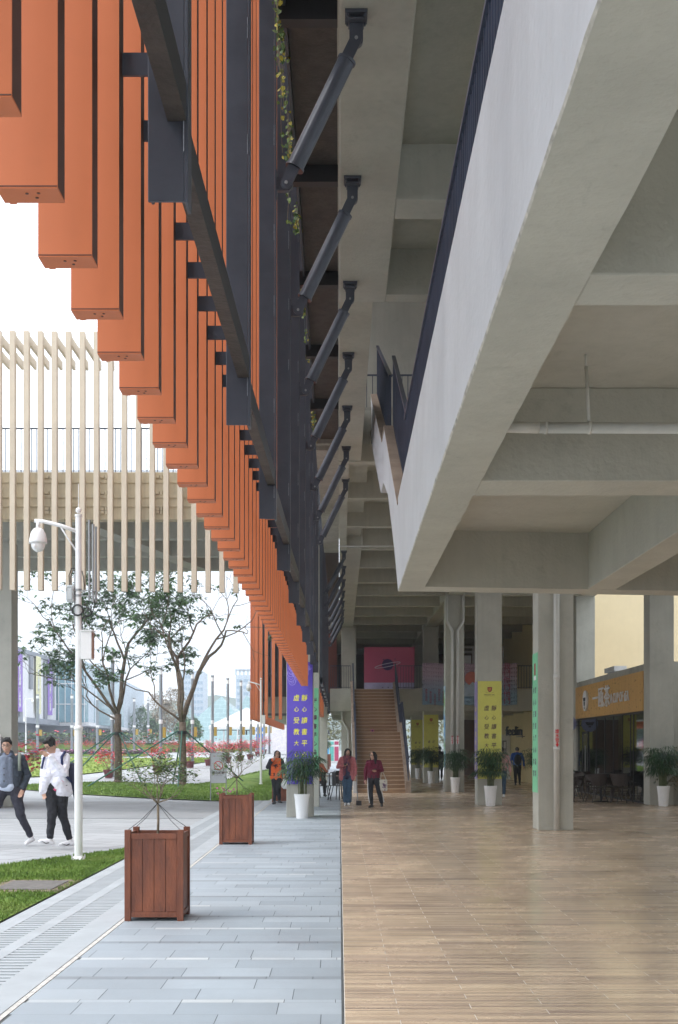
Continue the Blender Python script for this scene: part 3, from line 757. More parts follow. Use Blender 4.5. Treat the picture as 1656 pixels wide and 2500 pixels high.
# dark planter trough hung along the slab edge, with ivy
T = empty('planter_trough', (-.2, 12, 7.3), 'long dark steel planter trough along the slab edge, trailing ivy', 'planter')
MB().box(-.41, -.02, 2.5, 23.7, 7.37, 7.9).build('trough', M['black'] if 0 else M['steelB'], T)
b = MB()
for y in PY[1:8]: MB().box(-.48, -.015, y + .1, y + .22, 7.2, 7.37).build('cross_bearer', M['black'], T)
MB().box(-.44, -.415, 2.5, 23.7, 7.30, 7.95).build('edge_plate', M['steel'], T)
iv = MB(); iv.use(M['twig']); 
ivm = mat('ivy_leaf', (.16, .22, .03), .5, var=.4, vs=3, c2=(.05, .12, .03))
ivy_y = mat('ivy_yellow_leaf', (.45, .38, .03), .5, var=.3)
for k in range(38):
    y = rnd.uniform(7.5, 23.6) if k > 14 else rnd.uniform(8.4, 12); x = rnd.uniform(-.475, -.445) if k <= 14 else rnd.uniform(-.455, -.445); z = rnd.uniform(7.3, 7.5)
    pts = [(x, y, z)]; ln = rnd.uniform(.05, .22) if k > 14 else rnd.uniform(.3, .9); 
    for j in range(6):
        x += rnd.uniform(-.012, .01); y += rnd.uniform(-.05, .05); z -= ln / 6; pts.append((x, y, z))
    iv.use(M['twig']); iv.path(pts, .003, 4)
    for p in pts[1:]:
        for q in range(3 if k > 14 else 2):
            iv.use(ivy_y if rnd.random() < .35 else ivm)
            c = Vector(p) + Vector((rnd.uniform(-.03, .03), rnd.uniform(-.08, .08), rnd.uniform(-.05, .05)))
            e = Euler((rnd.uniform(-.6, .6), rnd.uniform(-.6, .6), rnd.uniform(-1, 1))).to_matrix(); s_ = rnd.uniform(.014, .028)
            iv.add([c + e @ Vector(v) * s_ for v in ((0, 0, -1.2), (.8, 0, -.1), (.5, .2, .7), (0, 0, .5), (-.5, .2, .7), (-.8, 0, -.1))], [(0, 1, 2, 3), (0, 3, 4, 5)])
tag(iv.build('ivy', None, None), 'green and yellow ivy trailing over the dark trough edge', 'ivy', kind='stuff')

# ------------------------------------------------------------------ slatted footbridge on the left
FB = empty('slatted_footbridge', (-6, 35, 7.25), 'concrete footbridge wrapped in tall cream slats, crossing on the left', 'footbridge')
fb = MB(); fb.use(M['creamS']); fb.box(-20, -.9, 31.35, 31.7, 7.25, 8.42)
fb.box(-20, -.9, 31.31, 31.35, 8.15, 8.22).box(-20, -.9, 31.31, 31.35, 7.78, 7.86)
fb.build('parapet_beam', None, FB)
fb = MB()
for x in [-8.29 + .343 * i for i in range(-20, 24)]:
    if (i := round(x * 10)) % 4 == 0: continue
for x in [-19.5 + 1.36 * i for i in range(13)]:
    for z in (7.9, 7.5, 8.3, 7.42):
        fb.box(x, x + .10, 31.26, 31.35, z - .035, z + .035); fb.box(x + .13, x + .17, 31.28, 31.35, z - .05, z + .05)
fb.build('fixing_bracket', M['creamS'], FB)
fb = MB(); fb.box(-20, -.9, 31.69, 31.73, 7.55, 7.63).box(-20, -.9, 31.3, 31.349, 7.56, 7.60); fb.build('moulding', M['creamS'], FB)
MB().box(-20, -.9, 31.7, 40.6, 7.85, 8.2).build('deck', M['conc'], FB)
for y0, y1 in ((34.3, 34.6), (37.4, 37.7), (40.3, 40.6)): MB().box(-20, -.9, y0, y1, 7.26, 7.85).build('cross_beam', M['conc'], FB)
MB().prism([(-6.9, 31.7), (-6.4, 31.7), (-4.2, 40.3), (-4.7, 40.3)], 'z', 7.265, 7.85).build('diagonal_beam', M['conc'], FB)
fc = MB().box(-9.75, -8.96, 34.7, 35.4, 0, 7.255).build('column', M['conc'], FB, bevel=.012)
for nm, yy, sp in (('railing', 31.5, .13), ('railing', 40.4, .13)):
    xrail(-20, -1.0, yy, 8.42, 1.1, FB, sp=sp)
b0 = None
for i in range(-6, 24):
    x = (23.7 + 34.1 * i - 829) * 31 / F
    if x > -1.1: break
    if b0 is None:
        q = MB(); q.box(0, .125, 0, .17, 0, 6.33); q.box(.03, .095, .17, 2.4, 6.08, 6.30)
        b0 = q.build('slat', M['cream'], FB, world=False, bevel=.004); o = b0
    else: o = b0.copy(); COL.objects.link(o)
    o.location = (x + 6, 31.0 + .03 * i / 20 - 35, 5.47 - 7.25 - .004 * i)

# ------------------------------------------------------------------ far projecting wing with its own screen
W = empty('far_wing', (-3.2, 63, 3), 'far projecting wing wrapped in orange slats on its corner and side', 'building')
MB().box(-3.9, -.9, 66.5, 95, 3.3, 4.3).build('floor_slab', M['concD'], W)
MB().box(-3.9, -.9, 66.5, 95, 8.2, 9.5).build('upper_slab', M['steel'], W)
MB().box(-3.9, -.9, 72, 95, 4.3, 8.2).build('dark_glazing', mat('dark_panel', (.06, .06, .065), .4, var=.2), W)
f = MB(); f.box(-4.0, -.8, 66.1, 66.18, 3.3, 3.42)
for i in range(14): f.box(-3.95 + i * .24, -3.90 + i * .24, 66.22, 66.3, 4.3, 9.2)
f.box(-3.9, -.8, 66.2, 66.25, 5.4, 5.5); f.build('steel_frame', M['steel'], W)
q = slat_mesh(z0=3.03, z1=9.6, w=.16, d=.12)
o1 = q.build('slat', None, W, world=False); first = True
def put(x, y):
    global first, o1
    o = o1 if first else o1.copy()
    if not first: COL.objects.link(o)
    first = False
    o.location = (x + 3.2, y - 63, -3)
for x in (-4.22, -4.05, -3.82, -3.55, -3.2, -2.85, -2.35): put(x, 63)
y = 63.5
while y < 98: put(-4.24, y); y += .46
d = MB()
for x in (-3.72, -3.42, -3.0, -2.6): d.box(x, x + .12, 63.1, 63.3, 4.0, 9.6)
d.build('dark_mullion', M['steel'], W)
MB().box(-4.03, -3.97, 64.5, 98, 4.1, 9.6).build('dark_lining', mat('dark_panel', (0, 0, 0)), W)
y = 64; sb = MB()
while y < 97: sb.box(-4.05, -3.95, y, y + .1, 3.4, 9.5); y += 2.4
sb.build('screen_post', M['steel'], W)
MB().box(-4.42, -4.36, 62.95, 63.1, 3.03, 9.6).build('corner_trim', M['orange'], W)
# ------------------------------------------------------------------ vegetation helpers
def leaf(mb, c, d, up, ln, wd, fold=.15):
    """one pointed leaf: c base, d direction"""
    d = Vector(d).normalized(); s = d.cross(Vector(up)); s = s.normalized() if s.length > 1e-4 else d.orthogonal().normalized()
    n = s.cross(d)
    a = Vector(c); m1 = a + d * ln * .45; t = a + d * ln - n * ln * .08
    mb.add([a, m1 + s * wd + n * fold * wd, t, m1 - s * wd + n * fold * wd, m1 - n * 0], [(0, 1, 4), (1, 2, 4), (2, 3, 4), (3, 0, 4)])
def grow(wd, tips, p, d, ln, r, lvl, rr, bend=.25, gather=True, split=(2, 3), spread=.75, up=.12, shrink=.72, minr=.006):
    pts = [Vector(p)]; d = Vector(d).normalized(); k = 4 if lvl > 1 else 3
    for i in range(k):
        d = (d + Vector((rr.uniform(-1, 1), rr.uniform(-1, 1), rr.uniform(-1, 1))) * bend + Vector((0, 0, up))).normalized()
        pts.append(pts[-1] + d * ln / k)
    r1 = max(minr * .6, r * .62)
    wd.path(pts, r, 8 if r > .05 else 5, r1)
    if lvl <= 1: tips += [(pts[-1], d), (pts[-2], d)]
    if lvl == 0: return
    n = rr.randint(*split)
    ph = rr.uniform(0, 6.28)
    for i in range(n):
        a = ph + i * 6.28 / n + rr.uniform(-.5, .5); o = d.orthogonal().normalized(); o = Matrix.Rotation(a, 3, d) @ o
        nd = (d + o * spread * rr.uniform(.6, 1.3)).normalized()
        grow(wd, tips, pts[-1] if i < n - 1 or lvl < 2 else pts[-2], nd, ln * shrink * rr.uniform(.8, 1.2), r1 * .85, lvl - 1, rr, bend, gather, split, spread, up, shrink, minr)

def tree(loc, label, seed, stems, trunk, lvl, leafn, keep, leafsz=.17, radius=.175):
    rr = random.Random(seed); t = empty('campus_tree', loc, label, 'tree', 'young staked trees on the lawn')
    wd = MB(); tips = []
    h = trunk
    pts = [(0, 0, -.02), (.02, 0, .12), (.03, .01, h * .4), (.0, .02, h * .75), (.02, 0, h)]
    wd.path([(0, 0, -.02), (0, 0, .15)], radius * 1.25, 12, radius); wd.path(pts[1:], radius, 12, radius * .85)
    for (dx, dy, dz, ln, r, z) in stems:
        grow(wd, tips, (0, 0, h * z), (dx, dy, dz), ln, r, lvl, rr, bend=.24, spread=.85, up=.06, shrink=.70)
    wd.build('trunk', M['bark'], t, world=False, smooth=True)
    cr = MB(); cr.use(M['leaf'])
    for p, d in tips:
        if not keep(p, rr): continue
        for c in range(rr.randint(3, 5)):
            q = p + Vector((rr.gauss(0, .17), rr.gauss(0, .17), rr.gauss(0, .10))) - d * rr.uniform(0, .3)
            for j in range(leafn):
                a = rr.uniform(0, 6.28); dd = Vector((math.cos(a), math.sin(a), rr.uniform(-.75, .25)))
                s = leafsz * rr.uniform(.7, 1.2); leaf(cr, q, dd, (0, 0, 1), s, s * .20)
    cr.build('crown', None, t, world=False)
    return t
tree((-10.3, 59, 0), 'leafier staked tree left of its neighbour, behind the white camera pole', 11,
     [(-.8, -.2, .85, 3.3, .08, .96), (-1.0, .5, .45, 2.6, .05, 1.0), (.05, .1, 1, 3.4, .11, 1.0), (.4, .3, .9, 2.3, .06, .98), (-.9, .3, .55, 2.0, .05, .9), (-.2, -.5, .9, 2.6, .07, 1.0)], 3.2, 4, 6,
     lambda p, r: p.z > 3.3 and r.random() < .66, leafsz=.25)
tree((-6.85, 55.3, 0), 'forked staked tree with bare branches on its right side', 5,
     [(-.28, 0, 1, 2.9, .12, 1.0), (.38, .1, 1, 3.1, .12, 1.0), (-.7, .2, .75, 2.0, .055, 1.0), (.15, -.4, 1, 2.6, .07, .97)], 2.75, 4, 6,
     lambda p, r: p.z > 3.0 and r.random() < (.72 if p.x < .9 else .08), leafsz=.25)
for nm, (tx, ty), lab in (('a', (-10.3, 59), 'green poles propping the left tree'), ('b', (-6.85, 55.3), 'green poles propping the right, forked tree')):
    s = empty('tree_support', (tx, ty, 0), lab, 'tree stakes', 'green tripod props around the trees')
    for (dx, dy) in ((-3.3, -1), (-1.9, -2.6), (1.5, -2.3), (3.4, -2.2)) if nm == 'a' else ((-3.6, -2.8), (-.6, 1.5), (.25, -3.4), (2.6, 2.4)):
        MB().tube((dx, dy, .0), (dx * .05, dy * .05, 2.35), .03, n=8).build('prop_pole', M['stake'], s, world=False)
    MB().tube((0, 0, 2.22), (0, 0, 2.36), .215, n=16).build('collar', M['black'], s, world=False)

# wooden planter boxes with small shrubs
def planter_box():
    p = empty('planter_box', (0, 0, 0), None, 'planter', 'brown wooden planter boxes along the grey paving')
    Wd, H = .545, .845; b = MB()
    for x in (0, Wd - .058):
        for y in (0, Wd - .058): MB().box(x, x + .058, y, y + .058, 0, H).build('corner_post', M['wood'], p, world=False, bevel=.004)
    b = MB()
    for z0, z1 in ((.035, .085), (H - .085, H - .035)):
        b = MB(); b.box(.06, Wd - .06, .008, .03, z0, z1).box(.06, Wd - .06, Wd - .03, Wd - .008, z0, z1)
        b.box(.008, .03, .06, Wd - .06, z0, z1).box(Wd - .03, Wd - .008, .06, Wd - .06, z0, z1); b.build('frame_rail', M['wood'], p, world=False, bevel=.002)
    n = 4; w_ = (Wd - .116 - .002) / n
    for side in range(4):
        b = MB()
        for i in range(n):
            a, c = .059 + i * w_ + .002, .059 + (i + 1) * w_ - .002
            if side == 0: b.box(a, c, .018, .034, .086, H - .086)
            if side == 1: b.box(a, c, Wd - .034, Wd - .018, .086, H - .086)
            if side == 2: b.box(.018, .034, a, c, .086, H - .086)
            if side == 3: b.box(Wd - .034, Wd - .018, a, c, .086, H - .086)
        b.build('side_panel', M['wood'], p, world=False, bevel=.0015)
    MB().box(.036, Wd - .036, .036, Wd - .036, .08, H - .1).build('soil', M['soil'], p, world=False)
    return p
PBX = planter_box(); PBX.location = (-1.99, 11.75, 0); PBX['label'] = 'nearest brown wooden planter box, with the bare branched shrub'
dup(PBX, (-2.0, 21.1, 0), 'second brown wooden planter box, with the magenta flowering shrub')
dup(PBX, (-2.0, 37.6, 0), 'third brown wooden planter box, mostly hidden beside the purple banner column')
shr = []
for i, yy in enumerate((74, 84, 96, 110)):
    dup(PBX, (-1.75 - .0 * i + .28, yy, 0), ['nearest', 'second', 'third', 'farthest'][i] + ' of the four far planter boxes seen beside the green column', scale=1.35)
def shrub(loc, label, seed, nleaf, fl=0, sc=1, dense=0):
    rr = random.Random(seed); s = empty('potted_shrub', loc, label, 'shrub', 'shrubs growing in the planter boxes')
    wd = MB(); tips = []
    wd.path([(0, 0, -.1), (.005, 0, .12), (0, .01, .30)], .013, 8, .011)
    for i in range(7 if not dense else 9):
        a = i * 6.28 / 7 + rr.uniform(-.3, .3); el = rr.uniform(.35, 1.0)
        grow(wd, tips, (0, .01, .29 + rr.uniform(-.02, .02)), (math.cos(a) * 1.0, math.sin(a) * 1.0, el), .20 * rr.uniform(.8, 1.2), .0075, 3, rr, bend=.35, spread=.7, up=.12, shrink=.72, minr=.0018)
    wd.build('branches', M['twig'], s, world=False, smooth=True)
    lf = MB()
    for k in range(nleaf):
        p, d = rr.choice(tips); lf.use(M['leafY'] if rr.random() < .65 else M['leaf'])
        a = rr.uniform(0, 6.28); q = p + Vector((rr.gauss(0, .02), rr.gauss(0, .02), rr.gauss(0, .02)))
        leaf(lf, q, (math.cos(a), math.sin(a), rr.uniform(-.5, .4)), (0, 0, 1), rr.uniform(.035, .065), .015)
    lf.build('leaves', None, s, world=False)
    if fl:
        f = MB()
        for k in range(fl):
            q = Vector((rr.uniform(-.5, -.05), rr.uniform(-.1, .1), rr.uniform(.02, .16))) if k < fl * .7 else rr.choice(tips)[0]
            for j in range(7):
                a = rr.uniform(0, 6.28); leaf(f, q, (math.cos(a), math.sin(a), rr.uniform(-1, 1)), (0, 0, 1), .035, .014)
        f.build('blossoms', M['flowerM'], s, world=False)
    if not dense:
        tie = MB()
        for sx in (-.27, .27):
            for sy in (-.25, .27): tie.path([(0, 0, .28), (sx * .5, sy * .5, .13), (sx, sy, .02)], .0028, 5)
        tie.build('tie_strap', M['black'], s, world=False)
        tie2 = MB()
    if sc != 1: s.scale = (sc,) * 3
    return s
shrub((-1.72, 12.02, .80), 'thin shrub with yellow green leaves in the nearest planter box', 3, 950)
shrub((-1.73, 21.37, .80), 'thin shrub with magenta blossoms in the second planter box', 9, 800, fl=9)
for i, yy in enumerate((74, 84, 96, 110)):
    shrub((-1.10, yy + .35, 1.05), 'green shrub in the %s of the four far planter boxes' % ['nearest', 'second', 'third', 'farthest'][i], 20 + i, 900, sc=1.5, dense=1)

# ------------------------------------------------------------------ white pots and lady palms
def pot():
    p = MB(); prof = [(.130, 0), (.132, .02), (.145, .20), (.160, .38), (.178, .53), (.183, .56), (.176, .56), (.168, .52)]
    p.lathe(prof, n=40, cap=False); p.lathe([(.0, .0), (.130, 0)], n=40, cap=False); p.lathe([(0, .51), (.169, .51)], n=40, cap=False)
    o = p.build('flower_pot', M['whitepot'], None, smooth=True); return o
def ladypalm(seed, n=30, H=.95, spread=.42):
    rr = random.Random(seed); s = empty('potted_palm', (0, 0, 0), None, 'palm', 'lady palms in white pots')
    cn = MB(); fr = MB(); fr.use(M['palm'])
    for i in range(n):
        a = rr.uniform(0, 6.28); q = rr.uniform(0, .10); x, y = math.cos(a) * q, math.sin(a) * q
        hh = H * rr.uniform(.35, 1.0); ln = rr.uniform(.05, .3) * (1.2 if hh < .6 * H else .8)
        tx, ty = x + math.cos(a) * ln * spread * 1.6, y + math.sin(a) * ln * spread * 1.6
        if rr.random() < .55: cn.path([(x, y, -.05), (x * 1.1, y * 1.1, hh * .5), (tx * .7, ty * .7, hh * .85)], .010, 6, .007)
        for k in range(rr.randint(2, 3)):
            b = rr.uniform(0, 6.28); pl = rr.uniform(.15, .34)
            base = Vector((tx * .7, ty * .7, hh * rr.uniform(.72, .95)))
            d = Vector((math.cos(b), math.sin(b), rr.uniform(.2, .9))).normalized(); c = base + d * pl
            cn.path([base, base + d * pl * .5 + Vector((0, 0, .01)), c], .003, 4)
            # fan of leaflets, drooping at the tips
            h = Vector((d.x, d.y, d.z - .7)).normalized(); sd = h.cross(Vector((0, 0, 1))).normalized(); m = rr.randint(7, 9)
            L_ = rr.uniform(.20, .31)
            for j in range(m):
                t = (j / (m - 1) - .5) * 3.2
                dd = (h * math.cos(t) + sd * math.sin(t)).normalized(); w = .0115
                p1 = c + dd * L_ * .5 + Vector((0, 0, .015)); p2 = c + dd * L_ + Vector((0, 0, -.25 * L_)); ss = dd.cross(Vector((0, 0, 1))).normalized() * w
                fr.add([c, p1 + ss, p2 + ss * .4, p2 - ss * .4, p1 - ss], [(0, 1, 4), (1, 2, 3, 4)])
    cn.build('canes', M['cane'], s, world=False); fr.build('fronds', None, s, world=False)
    return s
PT = pot(); spots = [(-.855, 29.0, 'purple banner column', 'in front of the purple banner column'), (4.2, 35.3, '', 'in front of the yellow banner column nearest the camera'),
    (4.17, 45.7, '', 'by the column with two pipes'), (4.19, 57.9, '', 'at the shaded yellow bannered column right of the stair'),
    (4.13, 66.6, '', 'at the farthest shaded column, just right of the stair'), (8.98, 35.2, '', 'by the wall right of the tea shop'), (7.7, 49.5, '', 'behind the nearest hall column, half hidden')]
pal = [ladypalm(31, 40, 1.0), ladypalm(32, 46, .95, .5), ladypalm(34, 46, .98, .55)]
used = set()
for i, (x, y, _, lab) in enumerate(spots):
    o = PT if i == 0 else PT.copy()
    if i: COL.objects.link(o)
    o.location = (x, y, 0); tag(o, 'white flared flower pot ' + lab, 'flower pot', 'white flared pots holding palms')
    sc = [1.05, 1.1, 1.05, 1.15, 1.1, 1.12, 1.1][i]
    q = pal[i % 3]
    if i % 3 in used or i >= 3: q = copy_tree(q)
    used.add(i % 3) if i < 3 else None
    q.location = (x, y, .5); q.rotation_euler = (0, 0, i * 1.3); q.scale = (sc,) * 3; q['label'] = 'bushy lady palm ' + lab
# tall bamboo palm at the right edge
bp = empty('bamboo_palm', (9.75, 35.4, 0), 'tall bamboo palm tied with canes at the right edge beside the dark window', 'palm')
cn = MB(); fr = MB(); rr = random.Random(4)
for i in range(11):
    x, y = rr.uniform(-.22, .22), rr.uniform(-.16, .16); h = rr.uniform(.9, 1.7)
    cn.path([(x, y, 0), (x * 1.15, y * 1.15, h * .6), (x * 1.6, y * 1.5, h)], .016, 7, .01)
    for k in range(6):
        b = rr.uniform(0, 6.28); pts = [Vector((x * 1.5, y * 1.5, h * rr.uniform(.55, 1)))]; d = Vector((math.cos(b), math.sin(b), 1.0)).normalized()
        for j in range(6):
            d = (d + Vector((0, 0, -.30))).normalized(); pts.append(pts[-1] + d * .11)
            for sgn in (-1, 1):
                sd = d.cross(Vector((0, 0, 1))).normalized() * sgn; fr.use(M['palm']); leaf(fr, pts[-1], (sd + d * .6 + Vector((0, 0, -.15))), (0, 0, 1), .2, .014)
        cn.path(pts, .004, 4)
cn.box(-.35, .35, -.2, -.18, .62, .64)
cn.build('canes', M['bamboo'], bp, world=False); fr.build('fronds', None, bp, world=False)

# ------------------------------------------------------------------ bougainvillea pots
def bougain(seed, n=520, big=1):
    rr = random.Random(seed); s = empty('bougainvillea', (0, 0, 0), None, 'flowering plant', 'potted bougainvilleas on the plaza')
    p = MB(); p.lathe([(.15, 0), (.20, .22), (.24, .30), (.24, .34), (.21, .34), (.0, .30)], n=16, cap=False); p.build('pot', M['potred'], s, world=False, smooth=True)
    wd = MB(); lf = MB(); tips = []
    for i in range(6):
        a = i * 1.05; grow(wd, tips, (0, 0, .28), (math.cos(a) * .5, math.sin(a) * .5, 1), .42, .014, 2, rr, bend=.35, spread=.6)
    wd.build('stems', M['twig'], s, world=False)
    fl = MB()
    for k in range(n):
        q, d = rr.choice(tips); q = q + Vector((rr.gauss(0, .13), rr.gauss(0, .13), rr.gauss(0, .12))); a = rr.uniform(0, 6.28)
        (leaf(fl, q, (math.cos(a), math.sin(a), rr.uniform(-.5, .5)), (0, 0, 1), .125, .055) if rr.random() < .48 else leaf(lf, q, (math.cos(a), math.sin(a), rr.uniform(-.5, .5)), (0, 0, 1), .09, .03))
    lf.build('leaves', M['leafY'], s, world=False); fl.build('blossoms', M['flower'], s, world=False)
    return s
BG = [bougain(41), bougain(42), bougain(43)]
def Yof(dy): return 8308 / (dy + 55.8)
poles = [(275, 69), (393, 55), (470, 46), (519, 40), (556.5, 34.7), (588.7, 30), (613, 27.6), (630, 19.5), (645, 16), (658, 13), (671, 10)]
bgpos = [(271, 71, 'left of the leafier tree'), (388, 57, 'between the two trees'), (467, 47, 'right of the forked tree'), (512, 42, 'behind the no smoking sign'), (558, 34.7, 'first right of the no smoking sign'),
         (589.5, 30, 'second right of the no smoking sign'), (612.5, 27, 'third right of the no smoking sign'), (631, 19, 'fourth right of the no smoking sign'), (645.5, 13, 'fifth right of the no smoking sign'), (660, 10, 'sixth right of the no smoking sign'), (675, 9, 'nearest to the purple banner among the far row')]
for i, (px, dy, lab) in enumerate(bgpos):
    y = Yof(dy); x = (px - 829) * y / F; o = BG[i] if i < 3 else copy_tree(BG[i % 3])
    o.location = (x, y - .6, gz(x, y - .6)); o.rotation_euler = (0, 0, i); o.scale = (1.25,) * 3
    o['label'] = 'maroon pot of red bougainvillea ' + lab
o = copy_tree(BG[1]); o.location = (-9.38, 36.6, 0); o.scale = (1.5,) * 3; o['label'] = 'large red bougainvillea beside the grey footbridge column'
for i in range(16):
    x = -36 + i * 1.62; y = 121 + i * .5; o = copy_tree(BG[i % 3]); o.location = (x, y, gz(x, y)); o.scale = (.95,) * 3; o.rotation_euler = (0, 0, i * 2)
    o['label'] = 'one of the small maroon pots of bougainvillea lined up before the museum'; o['group'] = 'row of small pots before the museum'
# flower beds and hedge before the museum
def bed(x0, x1, y0, y1, h, m1, m2, label, n):
    s = MB(); s.use(M['lawn']); z0 = gz((x0 + x1) / 2, y0); z1 = gz((x0 + x1) / 2, y1)
    s.add([(x0, y0, z0), (x1, y0, z0), (x1, y1, z1), (x0, y1, z1), (x0, y0, z0 + h * .4), (x1, y0, z0 + h * .4), (x1, y1, z1 + h * .4), (x0, y1, z1 + h * .4)], [(4, 5, 6, 7), (0, 1, 5, 4), (1, 2, 6, 5), (2, 3, 7, 6), (3, 0, 4, 7)])
    for i in range(n):
        x, y = rnd.uniform(x0, x1), rnd.uniform(y0, y1); z = gz(x, y) + h * rnd.uniform(.35, 1); a = rnd.uniform(0, 6.28)
        s.use(m1 if rnd.random() < .6 else m2); leaf(s, (x, y, z), (math.cos(a), math.sin(a), rnd.uniform(-.2, .6)), (0, 0, 1), .35, .13)
    tag(s.build('flower_bed', None), label, 'flower bed', kind='stuff')
mauve = mat('mauve_bloom', (.42, .18, .33), .8, var=.3)
bed(-27, -17, 110, 113, .5, mauve, M['leafY'], 'mauve flower bed before the museum', 1800)
bed(-42, -16, 128, 130, 1.9, M['leaf'], M['leafY'], 'hedge of shrubs below the museum wall', 3600)
bed(-32, -14, 130.2, 131, 2.2, M['leafY'], M['flower'], 'red dotted hedge behind the green hedge', 400)
bed(-18, -6.5, 132, 134, .6, M['leafY'], M['flower'], 'long low bed with a few red flowers on the far plaza', 420)

# ------------------------------------------------------------------ slim light poles on the plaza
def lightpole(h=5.4):
    s = empty('light_pole', (0, 0, 0), None, 'lamp post', 'slim grey light poles on the plaza')
    b = MB(); b.tube((0, 0, -.05), (0, 0, h), .085, .085, 14); b.build('shaft', M['greyP'], s, world=False, smooth=False)
    b = MB(); b.tube((0, 0, h - .32), (0, 0, h - .08), .09, n=14); b.build('lamp_ring', M['white'], s, world=False); b = MB(); b.tube((0, 0, h * .46), (0, 0, h * .46 + .22), .105, n=14); b.build('lamp_ring', M['white'], s, world=False)
    b = MB(); b.box(.10, .26, -.08, .08, 1.75, 2.3); b.build('control_box', mat('ochre_box', (.42, .28, .04), .6), s, world=False, bevel=.01)
    b = MB(); b.tube((0, 0, h), (0, 0, h + .05), .10, n=14); b.build('cap', M['greyM'], s, world=False)
    return s
LP = lightpole(); plab = ['just left of the leafier tree', 'between the two staked trees', 'right of the forked tree', 'behind the no smoking sign', 'first right of the no smoking sign', 'second right of the no smoking sign', 'third right of the no smoking sign', 'fourth right of the no smoking sign', 'fifth right of the no smoking sign', 'sixth right of the no smoking sign', 'closest to the purple banner']
for i, (px, dy) in enumerate(poles):
    y = Yof(dy); x = (px - 829) * y / F; o = LP if i == 0 else copy_tree(LP)
    o.location = (x, y, gz(x, y)); o['label'] = 'slim grey light pole ' + plab[i]; o.scale = (1.15, 1.15, 1.12 if i else 1.2)
for i, (px, pl) in enumerate(((92, 'in front of the museum, farthest left'), (176, 'in front of the museum, just left of the white pole'), (238, 'before the glass corner, right of the white pole'), (328, 'before the museum, right of the leafier tree'), (362, 'before the museum, farthest right'))):
    y = (113, 113, 120, 128, 136)[i]; x = (px - 829) * y / F; o = copy_tree(LP); o.location = (x, y, gz(x, y)); o['label'] = 'slim grey light pole ' + pl; o.scale = (1.5, 1.5, 1.0)

